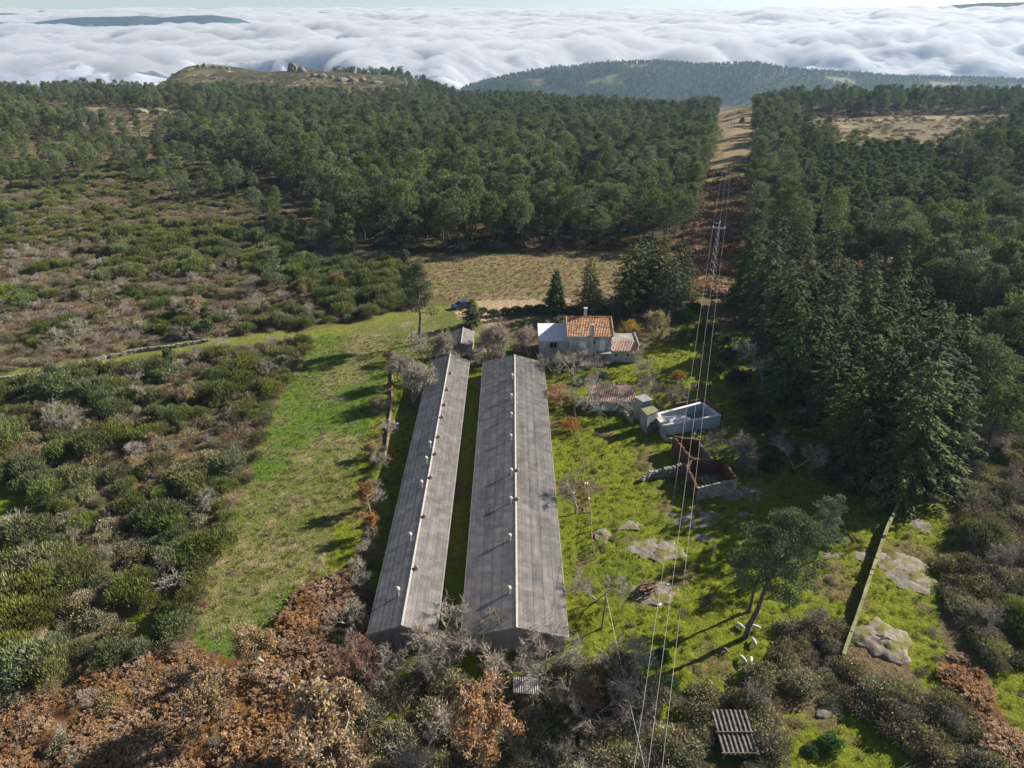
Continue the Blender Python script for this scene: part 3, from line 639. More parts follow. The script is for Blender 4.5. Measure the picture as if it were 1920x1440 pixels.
# ================================================================ THE WOODS AND THE SCRUB
def zones(keys, x, y):
    m = np.zeros(np.shape(x), bool)
    for k in keys: m |= inpoly(Z[k], x, y)
    return m
def near_track(x, y, w=1.0):
    m = np.zeros(np.shape(x), bool)
    for P, wd, kind in TRACKS: m |= segdist(P, x, y) < wd+w
    return m
Z['cedarwood'] = gpl([(1395,560),(1470,520),(1560,540),(1680,560),(1740,650),(1790,800),(1770,870),(1650,905),(1560,850),(1470,740),(1400,640)])
Z['youngpine'] = gpl([(1470,330),(1560,300),(1750,300),(1850,400),(1800,460),(1650,480),(1500,440)])
def woods():
    r = np.random.RandomState(21)
    V = [mk_pine(100+i, 13, R, cl, 1.05, .52, M_PINE, ln, cn, nc) for i, (R, cl, ln, cn, nc) in enumerate([(3.9,.42,.02,.15,25),(4.3,.48,-.03,.05,27),(3.3,.36,.04,.45,24),(4.2,.34,0,.25,29),(3.6,.52,.06,.0,22)])]
    x, y = jgrid(-760, 760, 75, 1000, 6.3, r)
    k = (inpoly(Z['forest'], x, y) | inpoly(Z['forest2'], x, y)) & in_fan(x, y, 1.05) & ~inpoly(Z['cedarwood'], x, y) & ~inpoly(Z['youngpine'], x, y)
    k &= ~zones(['clear_a', 'clear_b', 'corridor', 'rockhill', 'meadow'], x, y) & ~near_track(x, y, 2.5)
    u = x/y; thin = fbm(x/55, y/55, 3, 300)
    k &= ~((thin > .33) & (y > 230)) 
    k &= ~((r.rand(len(x)) < .45) & (y > 400) & (u > .28))
    k &= ~((r.rand(len(x)) < .35) & (u < -.35) & (y > 330))
    k &= ~((y > 690) & (u < -.12) & (r.rand(len(x)) < np.interp(u, [-.2, -.12, -.08], [1.0, .8, .3])))
    P = rows(x[k], y[k], r, .62, 1.15, 5); P[:, 2:4] *= np.interp(P[:, 1], [150, 300, 550, 900], [1.08, 1.0, .85, .6])[:, None]
    # scattered pines on the heath at left
    xs, ys = jgrid(-420, -40, 190, 420, 7, r); q = inpoly(gpl([(-200,262),(300,275),(440,315),(560,410),(690,480),(600,500),(420,400),(250,345),(-200,370)]), xs, ys) & (r.rand(len(xs)) < .65) & (fbm(xs/25, ys/25, 2, 33) > -.25)
    P2 = rows(xs[q], ys[q], r, .45, .8, 5); P = np.concatenate([P, P2])
    # band of pines in front of the crest at right and on it
    def lab(x, y, s):
        u = x/y
        if u < -.28: a = 'round green pine at the edge of the wood above the brown heath'
        elif u < .02: a = 'maritime pine with a bare trunk in the wood above the dry meadow'
        elif u < .24: a = 'maritime pine in the dense wood left of the power line clearing'
        elif u < .42: a = 'slanting pine in the open wood right of the power line clearing'
        else: a = 'dark pine on the slope beyond the cypress wood at the right edge'
        d = math.hypot(x, y); a = a.replace(' at the right edge', ', '+('its upper part' if y > 150 else 'its middle' if y > 115 else 'its lower part')).replace('maritime pine', ('tall ' if s > .95 else 'middling ' if s > .8 else 'low ')+'maritime pine').replace('dark pine', ('tall ' if s > .95 else 'lower ')+'dark pine')
        return a+(', front rows' if d < 205 else ', second rows' if d < 235 else '')
    plant('pine_tree', V, P, lab, 'pine tree', 'maritime pines of the woods', 300, 'pine_forest')
    VY = [mk_pine(140+i, 7, 2.3, .15, .9, .5, M_PINE_Y, 0, .35, 16) for i in range(3)]
    x, y = jgrid(20, 420, 150, 420, 3.5, r); k = inpoly(Z['youngpine'], x, y)
    plant('young_pine', VY, rows(x[k], y[k], r, .8, 1.25, 3), lambda x, y, s: ('taller' if s > 1.02 else 'smaller')+' young green pine in the plantation right of the power line, '+('left part' if x/y < .42 else 'middle part' if x/y < .52 else 'right part')+(' near side' if y < 230 else ' far side'), 'pine tree', 'young pines of the plantation', 300, 'young_pine_plantation')
    # low dark undergrowth under the pines, and the pines of the far hill
    U = [mk_bush(160+i, 1.6, 1.3, 260, M_OLIVE, .14, .4, .6, 5, twigs=0, mix_mat=M_HEATH, mixf=.45) for i in range(3)]
    x, y = jgrid(-560, 560, 170, 640, 4.5, r); k = (inpoly(Z['forest'], x, y) | inpoly(Z['forest2'], x, y)) & in_fan(x, y) & ~zones(['clear_a', 'clear_b', 'corridor'], x, y) & (r.rand(len(x)) < .7) & ~near_track(x, y, 1)
    P = rows(x[k], y[k], r, .7, 1.5, 3); scatter_stuff('undergrowth', [whole(v, 'u') for v in U], [(a, b, float(0), c, d, e, f) for a, b, c, d, e, f in P] if False else np.column_stack([P[:, 0], P[:, 1], HG(P[:, 0], P[:, 1])-.1, P[:, 2:]]))
    def blobtree(seed):
        rr = np.random.RandomState(seed); pb = PB(); pb.add(sticks([[0, 0, 0]], [[0, 0, 8]], .3, .1, 3), 1)
        for i in range(7): tufts(pb, rr, [rr.normal()*1.3, rr.normal()*1.3, 4+i*1.15], 2.5-.22*i, 26, 1.0, 1.7, .8, .6, .3)
        return pb.mesh('far_tree', [M_PINE, M_BARK])
    FT = [blobtree(i) for i in range(4)]
    pts = []
    for (x0, x1, y0, y1, st) in ((-900, 2400, 1900, 3300, 13.5), (-250, 520, 1080, 1750, 9.5)):
        x, y = jgrid(x0, x1, y0, y1, st, r); k = in_fan(x, y, 1.0) & (HG(x, y) > -385) & (fbm(x/150, y/150, 3, 71) < .28)
        P = rows(x[k], y[k], r, .7, 1.25, 4); pts.append(np.column_stack([P[:, 0], P[:, 1], HG(P[:, 0], P[:, 1]), P[:, 2:]]))
    scatter_stuff('far_forest', FT, np.concatenate(pts))
    # bushes and pines sprinkled over the clearings and the rocky hill
    x, y = jgrid(-520, 520, 380, 1010, 6, r); k = zones(['clear_a', 'clear_b', 'rockhill'], x, y) & (fbm(x/18, y/18, 2, 17) > -.08)
    P = rows(x[k], y[k], r, .6, 1.7, 3); scatter_stuff('heath_scrub_far', [whole(v, 'u') for v in U], np.column_stack([P[:, 0], P[:, 1], HG(P[:, 0], P[:, 1])-.1, P[:, 2:]]))
woods()
def cypresses():
    r = np.random.RandomState(5)
    V = [mk_cypress(200+i, 15, R, 2.6, M_CYP, 28, .05, pw, dr, .44) for i, (R, pw, dr) in enumerate([(5.2,.42,.35),(5.7,.38,.45),(4.7,.46,.28)])]
    spots = [(1395,575,15),(1440,560,16),(1425,612,15),(1480,585,16),(1535,575,15),(1500,640,15),(1560,630,15),(1610,600,13),(1660,610,14),(1540,700,15),(1600,680,15),
             (1650,670,14),(1700,650,13),(1510,745,14),(1565,760,14),(1620,745,15),(1675,730,15),(1725,720,14),(1540,805,14),(1600,815,15),(1655,800,16),(1710,790,16),(1760,770,14),
             (1455,655,15),(1465,700,15),(1478,750,14),(1570,865,14),(1625,870,16),(1690,868,17),(1745,850,15),(1680,925,18),(1745,905,15),(1440,650,11),(1470,700,10),(1590,905,11)]
    where = ['in the back rank of the dark wood', 'in the middle of the dark wood', 'in the front rank above the green paddock']
    ranks = [[], [], []]
    for q in spots: ranks[0 if q[1] < 660 else 1 if q[1] < 800 else 2].append(q)
    ORD = 'first second third fourth fifth sixth seventh eighth ninth tenth eleventh twelfth thirteenth fourteenth fifteenth sixteenth'.split()
    for row, L in enumerate(ranks):
        for i, (px, py, h) in enumerate(sorted(L)):
            x, y, z = gp(px, py); k = r.randint(3); s = h*1.16/15.
            lab = '%s cypress, %s from left %s%s' % (['slender', 'broad', 'narrow'][k], ORD[i], where[row], ', at the wall' if (px, py) == (1680, 925) else '')
            place('cypress_tree', V[k], lab, 'cypress tree', x, y, z-.1, s, s*r.uniform(.95, 1.1), r.uniform(0, 6.28), 'cypresses of the dark wood')
    # beside the house
    G = mk_cypress(230, 12.5, 4.2, 3.0, M_CYP_G, 32, .03, .62, .12, .36)
    x, y, z = gp(1104, 583); place('golden_conifer', G, 'pale olive green cone-shaped conifer right of the dark fir behind the house', 'conifer', x, y, z, .98, 1.0)
    D = mk_cypress(231, 9.3, 3.4, 3.0, M_CYP, 26, .05, .75, .25, .4)
    x, y, z = gp(1042, 580); place('fir_tree', D, 'dark fir left of the pale conifer behind the house', 'conifer', x, y, z, 1.0, 1.0)
    D2 = mk_cypress(232, 6.6, 2.6, 3.0, M_CYP, 22, .06, .5, .05, .3)
    x, y, z = gp(886, 612); place('thuja_tree', D2, 'small dark round-topped conifer beside the parked blue car', 'conifer', x, y, z, 1.0, .95)
    B = [mk_cypress(240+i, 14, 5.0, 2.2, M_CYP, 24, .10, .42, .3, .5) for i in range(2)]
    for i, (px, py, h, l) in enumerate([(1178,578,15,'tall dark broad cedar nearest the pale conifer'), (1228,572,16,'highest dark cedar in the clump behind the house'), (1270,560,14,'dark cedar at the right end of the clump, beside the power line clearing'), (1205,560,14,'dark cedar at the back of the clump behind the house'), (1250,590,13,'dark cedar at the front of the clump, right of the tall broad one')]):
        x, y, z = gp(px, py); place('cedar_tree', B[i % 2], l, 'cedar tree', x, y, z, h/14., h/14., i*2.)
cypresses()
# ---- shapes shared by the scrub
BROOM = [mk_bush(300+i, 1.75, 1.8, 2600, M_BROOM, .05, .32, 1.1, 8, .5, M_OLIVE, .1, 20) for i in range(4)]
OLIVEB = [mk_bush(310+i, 1.5, 1.5, 1200, M_OLIVE, .08, .24, .4, 8, 1.2, M_HEATH, .35, 30) for i in range(3)]
HEATHB = [mk_bush(320+i, 1.7, 1.15, 900, M_HEATH, .05, .3, .6, 7, 1.2, M_OLIVE, .18, 60) for i in range(3)]
BRAMB = [mk_bush(330+i, 1.6, 1.4, 1500, M_BRAMBLE, .08, .28, .3, 9, 1.4, M_HEATH, .3, 40) for i in range(3)]
FERN = [mk_fern(340+i, 1.2, .75, 34) for i in range(3)]
BARE = [mk_bare(350, 5, .6, 3, .1), mk_bare(351, 5, .7, 3, .05, multi=3, trunk=.2), mk_bare(352, 5, .5, 3, .15, multi=2, trunk=.2)]
BARES = [mk_bare(355+i, 2.2, .8, 2, .06, multi=5, trunk=.26, thick=.012, rad=.012, tipn=9, tipl=.16) for i in range(3)]
TANOAK = [mk_bare(360+i, 5, .65, 3, .08, M_GREYBARK, M_TAN, 4600, .15, multi=2) for i in range(2)]
RUSTOAK = [mk_bare(364, 5, .6, 3, .08, M_GREYBARK, M_RUST, 2400, .2)]
DEAD = [mk_bare(370+i, 2.6, .9, 2, -.05, M_DEADWOOD, multi=4, trunk=.34, twm=M_DEADWOOD, tipn=3, tipl=.15, thick=.022, rad=.02) for i in range(2)]
Z['scrubL'] = gpl([(-700,330),(-100,300),(250,300),(440,330),(560,420),(700,478),(770,500),(790,545),(760,590),(700,598),(590,622),(390,640),(-80,725),(-900,800)])
Z['scrubLL'] = gpl([(-900,800),(-80,745),(300,670),(585,640),(520,740),(470,850),(430,950),(390,1060),(362,1200),(240,1240),(-80,1370),(-500,1500)])
Z['greenband'] = gpl([(220,440),(330,420),(480,450),(620,500),(760,510),(770,560),(700,598),(640,590),(560,540),(430,500),(300,520),(180,530)])
Z['scrubR'] = gpl([(1790,880),(1860,850),(2100,820),(2300,1300),(2100,1450),(1960,1400),(1850,1250),(1790,1180),(1770,1060),(1800,960)])
Z['scrubB'] = gpl([(1070,1250),(1180,1240),(1300,1310),(1350,1305),(1418,1290),(1445,1240),(1470,1190),(1500,1165),(1590,1185),(1572,1238),(1640,1290),(1740,1290),(1820,1340),(1900,1440),(1940,1520),(1720,1440),(1640,1330),(1470,1320),(1450,1440),(1440,1520),(640,1520),(560,1440),(650,1290),(740,1250),(900,1290)])
def scrub():
    r = np.random.RandomState(31)
    x, y = jgrid(-260, 150, 36, 330, 1.85, r)
    inL = inpoly(Z['scrubL'], x, y); inLL = inpoly(Z['scrubLL'], x, y); inR = inpoly(Z['scrubR'], x, y); inB = inpoly(Z['scrubB'], x, y); gb = inpoly(Z['greenband'], x, y)
    ok = (inL | inLL | inR | inB) & ~near_track(x, y, .8) & in_fan(x, y, 1.1) & ~zones(['lawn_a', 'lawn_b', 'lawn_c', 'lawn_d', 'brack_a', 'brack_b'], x, y) & ~inpoly(gpl([(1322,1335),(1398,1335),(1412,1425),(1395,1475),(1345,1475)]), x, y)
    n = fbm(x/17, y/17, 3, 401); n2 = fbm(x/6, y/6, 2, 405); big = sstep(160, 260, y)
    rr = r.rand(len(x))
    # green broom and olive bushes
    gsel = ok & (((n > np.where(inLL, -.24, .10)) & ~inB & ~inR & (rr < .66)) | (gb & (rr < .97)) | (inL & (y > 200) & (n > -.08) & (rr < .6)) | (inR & (n > .05) & (rr < .4)))
    oliv = gsel & (n2 > .12)
    bro = gsel & ~oliv
    P = rows(x[bro], y[bro], r, .65, 1.35, 4, (.8, 1.3)); kk = np.where(P[:, 1] < 120, .55+1.15*r.rand(len(P))**2.2+.35*(fbm(P[:, 0]/11, P[:, 1]/11, 2, 909) > .1), .6+.9*r.rand(len(P))**2); kk = kk*np.where(inpoly(Z['greenband'], P[:, 0], P[:, 1]), 1.35, 1.0); P[:, 3] *= kk/P[:, 2]; P[:, 2] = kk
    def lab(x, y, s):
        big = 'tall' if s > 1.05 else 'low'
        if y > 118: return big+' green broom bush on the heath above the track, '+('by the dry meadow' if x > -55 else 'above the stone wall' if x > -100 else 'at far left')+(', farther' if y > 190 else ', nearer' if y < 145 else '')
        if x > 20: return big+' dark broom bush among the brambles at the right edge'
        if y > 85: return big+' dark green broom bush in the thicket below the track, '+('close to the grass field' if x > -48 else 'by the far left edge' if x < -75 else 'in its middle')
        return big+' olive green broom bush at the lower left, '+('next to the grass field' if x > -38 else 'by the left edge' if x < -55 else 'amid the thicket')+(' above' if y > 66 else ' below')
    plant('broom_bush', BROOM, P, lab, 'bush', 'broom bushes of the left thicket', 300, 'broom_thicket')
    P = rows(x[oliv], y[oliv], r, .7, 1.3, 3, (.8, 1.2))
    plant('leafy_bush', OLIVEB, P, lambda x, y, s: ('tall' if s > 1 else 'low')+' olive and brown bush '+('on the heath above the track, '+('near the dry meadow' if x > -60 else 'near the stone wall' if y < 150 else 'in the distance') if y > 118 else 'in the thicket below the track, '+('by the grass field' if x > -48 else 'at the left edge' if x < -75 else 'in its middle')), 'bush', 'olive brown bushes of the left thicket', 300, 'leafy_thicket')
    brm = ok & ~gsel & (inR | inB) & (rr < .8)
    P = rows(x[brm], y[brm], r, .7, 1.35, 3, (.75, 1.2))
    plant('bramble_bush', BRAMB, P, lambda x, y, s: ('high' if s > 1 else 'low')+' grey green bramble mound '+('in the thicket at the right edge, '+('upper part' if y > 72 else 'middle part' if y > 58 else 'lower part') if x > 45 else 'in the hedge under the field wall' if x > 32 else 'in the hedge around the ribbed roof' if x > 18 else 'in front of the left shed' if x < -6 else 'in front of the right shed' if x < 6 else 'around the power cables in front'), 'bush', 'bramble mounds', 300, 'bramble_thicket')
    hth = ok & ~gsel & ~brm & (rr < .96)
    P = rows(x[hth], y[hth], r, .55, 1.15, 3, (.7, 1.2)); xq, yq = jgrid(-95, 95, 5, 46, 2.2, r); k0 = ~zones(list(k_ for k_ in Z if k_ not in ('forest', 'forest2')), xq, yq) & (yq < 46) & ~visible(xq, yq, 0.0*xq, 0); P = np.concatenate([P, rows(xq[k0], yq[k0], r, .6, 1.3, 3)]); scatter_stuff('heather_scrub', [whole(v, 'h') for v in HEATHB], np.column_stack([P[:, 0], P[:, 1], HG(P[:, 0], P[:, 1])-.05, P[:, 2:]]))
    # leafless grey bushes in the brown parts
    b = ok & ~gsel & (r.rand(len(x)) < .10) & (y < 200); P = rows(x[b], y[b], r, .7, 1.5, 3)
    plant('bare_bush', BARES, P, lambda x, y, s: ('wide' if s > 1.1 else 'small')+' leafless grey bush '+('on the brown heath at left' if x < -20 else 'in the brushwood in front'), 'bush', 'leafless bushes of the scrub', 120, 'bare_bush_mass')
    xb, yb = jgrid(-90, 20, 34, 80, 2.6, r); b = inpoly(Z['brack_a'], xb, yb) & (r.rand(len(xb)) < np.where(xb < -30, .5, .28)); P = rows(xb[b], yb[b], r, .35, 1.0, 3)
    plant('leafy_bush', OLIVEB, P[::2], lambda x, y, s: ('larger' if s > .65 else 'little')+' olive bush poking out of the orange bracken, '+('towards the left edge' if x < -35 else 'towards the left shed' if x > -20 else 'in its middle'), 'bush', 'olive bushes in the bracken', 60)
    plant('bare_bush', BARES, P[1::2], lambda x, y, s: ('larger' if s > .65 else 'little')+' bare twiggy bush in the orange bracken, '+('towards the left edge' if x < -35 else 'towards the left shed' if x > -20 else 'in its middle'), 'bush', 'bare bushes in the bracken', 60)
    # dead pale branches
    b = ok & (inL | inLL) & (r.rand(len(x)) < .012) & (y < 150) & ~gsel; P = rows(x[b], y[b], r, .6, 1.2, 2)
    plant('dead_bush', DEAD, P, lambda x, y, s: 'bleached dead bush with pale crooked branches in the brown scrub', 'dead bush', 'bleached dead bushes', 60)
    # bracken
    x, y = jgrid(-90, 90, 34, 80, .95, r); bn = fbm(x/5, y/5, 3, 606); k = zones(['brack_a', 'brack_b'], x, y) & (bn > -.28); P = rows(x[k], y[k], r, .55, 1.1, 3); P[:, 2:4] *= (.85+1.3*np.clip(bn[k], -.2, .6))[:, None]
    x, y = jgrid(20, 130, 143, 330, 2.2, r); k = inpoly(Z['brack_c'], x, y) | (inpoly(Z['corridor'], x, y) & (fbm(x/12, y/12, 2, 9) > np.where(y < 200, -.05, .25))); P2 = rows(x[k], y[k], r, 1.0, 2.2, 3)
    x, y = jgrid(60, 190, 60, 330, 2.6, r); k = ok_r = inpoly(Z['forest2'], x, y) & ~inpoly(Z['cedarwood'], x, y) & (fbm(x/16, y/16, 2, 19) > .2); P3 = rows(x[k], y[k], r, 1.0, 1.9, 3)
    P = np.concatenate([P, P2, P3]); scatter_stuff('bracken', [v[None] for v in FERN], np.column_stack([P[:, 0], P[:, 1], HG(P[:, 0], P[:, 1]), P[:, 2:]]))
    # grass tufts
    T = [mk_tuft(400+i, .5, .32, 40, M_GRASSY) for i in range(2)]+[mk_tuft(405+i, .5, .42, 46, M_STRAW) for i in range(2)]
    x, y = jgrid(-60, 75, 38, 135, .95, r); sh = (x > -16) & (x < 6.5) & (y > 52) & (y < 118)
    f = inpoly(Z['field'], x, y); p = zones(['paddock', 'lawn_a', 'lawn_b', 'lawn_c'], x, y); k = (f | p) & ~sh & (r.rand(len(x)) < .75)
    P = rows(x[k], y[k], r, .6, 1.3, 2); st = (f[k] & (fbm(P[:, 0]/4, P[:, 1]/4, 3, 71) > .08)) | (r.rand(len(P)) < .04); P[:, 5] += 2*st
    x2, y2 = jgrid(-35, 45, 140, 205, 1.3, r); k2 = inpoly(Z['meadow'], x2, y2); P2 = rows(x2[k2], y2[k2], r, .8, 1.6, 2); P2[:, 5] = np.where(r.rand(len(P2)) < .7, 2, 0)
    P = np.concatenate([P, P2]); scatter_stuff('grass', [v[None] for v in T], np.column_stack([P[:, 0], P[:, 1], HG(P[:, 0], P[:, 1])-.03, P[:, 2:]]))
scrub()
# ================================================================ THE FARM
def gz(px, py, z):
    """point at height z above the farmyard seen in that direction"""
    r = FW+(px-960)/FPX*np.array([1, 0, 0])+(720-py)/FPX*UP; t = (z-CAMH)/r[2]; return Vector((r[0]*t, r[1]*t, z))
def roofmat(name, c1, c2, spots, seam=1.15):
    m, nt, b = nmat(name); co = objco(nt)
    c = ramp(nt, noise(nt, .9, 8, .72, co), [(.3, c1), (.7, c2)])
    c = mix(nt, c, spots, math_(nt, 'MULTIPLY', ramp(nt, noise(nt, 2.6, 6, .75, co), [(.56, (0, 0, 0)), (.68, (1, 1, 1))]), .55))
    c = mix(nt, c, (.045, .042, .04), math_(nt, 'MULTIPLY', ramp(nt, noise(nt, .45, 7, .7, vecmul(nt, co, (1, .25, 1))), [(.52, (0, 0, 0)), (.72, (1, 1, 1))]), .4))
    sx = nt.nodes.new('ShaderNodeSeparateXYZ'); lnk(nt, co, sx.inputs[0])
    fr = math_(nt, 'FRACT', math_(nt, 'MULTIPLY', sx.outputs['X'], 1/seam))
    c = mix(nt, c, (.03, .03, .03), math_(nt, 'MULTIPLY', math_(nt, 'LESS_THAN', fr, .05), .48))
    # single sheets weather differently
    fl = nt.nodes.new('ShaderNodeTexWhiteNoise'); fl.noise_dimensions = '2D'; cb = nt.nodes.new('ShaderNodeCombineXYZ')
    lnk(nt, math_(nt, 'FLOOR', math_(nt, 'MULTIPLY', sx.outputs['X'], 1/seam)), cb.inputs[0]); lnk(nt, math_(nt, 'FLOOR', math_(nt, 'MULTIPLY', sx.outputs['Y'], 1/.9)), cb.inputs[1]); lnk(nt, cb.outputs[0], fl.inputs['Vector'])
    c = mix(nt, c, ramp(nt, fl.outputs['Value'], [(0, (.84, .84, .86)), (1, (1.12, 1.1, 1.08))]), 1.0, 'MULTIPLY')
    lnk(nt, c, b.inputs['Base Color']); b.inputs['Roughness'].default_value = .9
    return m
M_ROOF = roofmat('fibre_cement_roof', (.26, .24, .225), (.44, .41, .38), (.52, .47, .36))
M_RIDGE = mottled('ridge_cap', (.26, .24, .22), (.38, .35, .32), 2, .9)
M_CONC = mottled('stained_concrete', (.22, .22, .215), (.36, .35, .33), .6, .9, .01, (.07, .07, .065))
M_RENDER = mottled('grey_blue_render', (.38, .41, .42), (.56, .58, .57), .7, .9, .01, (.12, .12, .11))
M_WHITEB = mottled('white_paint', (.62, .64, .66), (.80, .80, .80), 1.5, .7)
M_DARKH = mottled('dark_opening', (.012, .012, .014), (.03, .03, .03), 2, .9)
M_COWL = mottled('cowl_metal', (.30, .28, .22), (.52, .48, .39), 5, .6)
M_COWLD = mottled('dark_cowl', (.10, .09, .08), (.30, .28, .25), 6, .8)
M_SLAB = mottled('pale_slab', (.55, .53, .50), (.78, .76, .73), 1.1, .9, 0, (.22, .17, .12))
M_POOLB = mottled('pale_blue_paint', (.36, .47, .54), (.52, .62, .66), 1.0, .8, 0, (.22, .26, .27))
M_BRICK = None
def brickmat():
    m, nt, b = nmat('red_brick'); co = objco(nt)
    c = ramp(nt, noise(nt, 3.5, 6, .7, co), [(.3, (.05, .03, .022)), (.55, (.15, .065, .042)), (.8, (.26, .15, .10))])
    c = mix(nt, c, (.05, .05, .03), math_(nt, 'MULTIPLY', ramp(nt, noise(nt, .9, 6, .7, co), [(.48, (0, 0, 0)), (.62, (1, 1, 1))]), .8))
    lnk(nt, c, b.inputs['Base Color']); bump(nt, b, noise(nt, 7, 5, .6, co), .8, .05); return m
M_BRICK = brickmat()
M_STONE = mottled('granite', (.17, .155, .14), (.38, .35, .32), 1.6, .9, .04, (.07, .07, .045), 5)
M_MOSSW = mottled('mossy_wall', (.13, .14, .05), (.30, .29, .17), 1.4, .95, .03)
M_METAL = mottled('galvanised_steel', (.34, .36, .38), (.52, .54, .56), 5, .5)
M_WOODP = mottled('grey_wood', (.13, .10, .07), (.26, .21, .16), 3, .95)
def tiles(name, c1, c2, c3):
    m, nt, b = nmat(name); co = objco(nt); v = nt.nodes.new('ShaderNodeTexVoronoi'); v.inputs['Scale'].default_value = 3.6
    lnk(nt, co, v.inputs['Vector']); s = nt.nodes.new('ShaderNodeSeparateColor'); lnk(nt, v.outputs['Color'], s.inputs[0])
    c = ramp(nt, s.outputs[0], [(.2, c1), (.55, c2), (.9, c3)]); c = mix(nt, c, (.12, .10, .07), math_(nt, 'MULTIPLY', ramp(nt, noise(nt, 1.2, 6, .7, co), [(.5, (0, 0, 0)), (.75, (1, 1, 1))]), .6))
    lnk(nt, c, b.inputs['Base Color']); return m
M_TILE = tiles('orange_clay_tiles', (.30, .15, .08), (.55, .27, .12), (.54, .40, .29))
M_TILEP = tiles('faded_pink_tiles', (.34, .22, .18), (.52, .36, .31), (.30, .20, .17))
def wave_sheet(A, B, C, period, amp, nx, mat, name, parent=None, th=.03, step=.02):
    """corrugated sheet: A to B along the ridge, C is the eave corner under A; the waves run from ridge to eave"""
    A, B, C = Vector(A), Vector(B), Vector(C); L = (B-A).length; n = max(8, int(L/period)*5); D = C-A; nrm = (B-A).cross(D).normalized(); nrm = -nrm if nrm.z < 0 else nrm
    V = []
    for i in range(n+1):
        p = A+(B-A)*(i/n); o = amp*math.sin(2*pi*i/5.)
        for j in range(nx+1):
            t = j/nx; V.append(p+D*t+nrm*(o-step*(0 if j % 2 else 1)))
    m = len(V); V += [v-nrm*th for v in V]; F = []
    for i in range(n):
        for j in range(nx):
            a = i*(nx+1)+j; F.append((a, a+1, a+nx+2, a+nx+1)); F.append((m+a, m+a+nx+1, m+a+nx+2, m+a+1))
        a = i*(nx+1)+nx; F.append((a, m+a, m+a+nx+1, a+nx+1))
    for j in range(nx):
        F.append((j, m+j, m+j+1, j+1)); a = n*(nx+1)+j; F.append((a, a+1, m+a+1, m+a))
    return link(name, newmesh(name, V, F, [mat]), parent)
def prism(mb, x0, x1, xr, y0, y1, zb, ze, zr, ze2=None):
    """walls with gables: cross-section in XZ swept along Y"""
    ze2 = ze if ze2 is None else ze2; S = [(x0, zb), (x1, zb), (x1, ze2), (xr, zr), (x0, ze)]; V = [(x, y0, z) for x, z in S]+[(x, y1, z) for x, z in S]
    mb.add(V, [(0,1,2,3,4), (9,8,7,6,5), (0,5,6,1), (1,6,7,2), (2,7,8,3), (3,8,9,4), (4,9,5,0)])
def cowl(parent, x, y, z, h, dark=False):
    o = thing('ventilator', None, None, (x, y, z)); o.parent = parent
    st = MB().lathe((0, 0, -.3), [(.15, 0), (.15, .3+h)], 10); st.build('stack', M_CONC if not dark else M_COWLD, o)
    if dark: MB().lathe((0, 0, h*.7), [(.13, 0), (.26, .05), (.28, .14), (.2, .26), (.06, .3)], 12).build('cowl', M_COWLD, o, smooth=True)
    else: MB().lathe((0, 0, h-.1), [(.16, 0), (.25, .06), (.30, .18), (.28, .32), (.18, .44), (.05, .48)], 14).build('cowl', M_COWL, o, smooth=True)
def shed(label, xl, xr, xR, y0, y1, ze, zr, vents, drift):
    o = thing('poultry_shed', label, 'long shed', (0, 0, 0), 0, 'the two long sheds')
    w_ = MB(); prism(w_, xl+.25, xr-.25, xR, y0+.3, y1-.3, -.6, ze-.14, zr-.12); w_.build('wall', M_CONC, o)
    wave_sheet((xR, y0, zr), (xR, y1, zr), (xl-.1, y0, ze-.04), .178, .042, 12, M_ROOF, 'roof', o)
    wave_sheet((xR, y0, zr), (xR, y1, zr), (xr+.1, y0, ze-.04), .178, .042, 12, M_ROOF, 'roof', o)
    rc = MB(); k = .22
    rc.add([(xR-k, y0-.03, zr-.03), (xR, y0-.03, zr+.10), (xR+k, y0-.03, zr-.03), (xR-k, y1+.03, zr-.03), (xR, y1+.03, zr+.10), (xR+k, y1+.03, zr-.03), (xR-k, y0-.03, zr+.015), (xR+k, y0-.03, zr+.015)], [(0,1,4,3), (1,2,5,4), (0,2,1), (3,4,5), (0,3,5,2)])
    rc.build('ridge_cap', M_RIDGE, o)
    for s, xe in ((-1, xl-.1), (1, xr+.1)):
        g = MB(); g.bx(xe-.07, xe+.07, y0, y1, ze-.17, ze-.07); g.build('gutter', M_RIDGE, o)
    for sx in (xl, xr):
        f = MB(); a, b = (sx, ze), (xR, zr)
        f.add([(a[0], y0-.04, a[1]-.26), (b[0], y0-.04, b[1]-.24), (b[0], y0-.04, b[1]-.07), (a[0], y0-.04, a[1]-.09), (a[0], y0+.01, a[1]-.26), (b[0], y0+.01, b[1]-.24), (b[0], y0+.01, b[1]-.07), (a[0], y0+.01, a[1]-.09)],
              [(0,1,2,3), (7,6,5,4), (0,4,5,1), (1,5,6,2), (2,6,7,3), (3,7,4,0)]); f.build('verge_board', M_RIDGE, o)
    for px, py, h, dark in vents:
        q = gz(px, py+(0 if dark else 6), zr-.3); t = (q.x-xR)/((xr-xR) if q.x > xR else (xl-xR)); z = zr-(zr-ze)*max(t, 0)
        q = gz(px, py+(0 if dark else 6), z+(.35 if dark else .3)); cowl(o, q.x, q.y, z, h, dark)
    # small windows in a row under the eaves, and a door
    for s, xw in ((-1, xl+.25), (1, xr-.25)):
        for i in range(14):
            yy = y0+3+i*(y1-y0-6)/13; wn = MB(); wn.bx(min(xw, xw+s*.03), max(xw, xw+s*.03), yy-.7, yy+.7, 1.25, 1.95); wn.build('window', M_DARKH, o)
    d = MB(); d.bx(xR-1.0, xR+1.0, y1-.30, y1-.24, -.1, 2.2); d.build('door', M_WOODP, o)
    return o
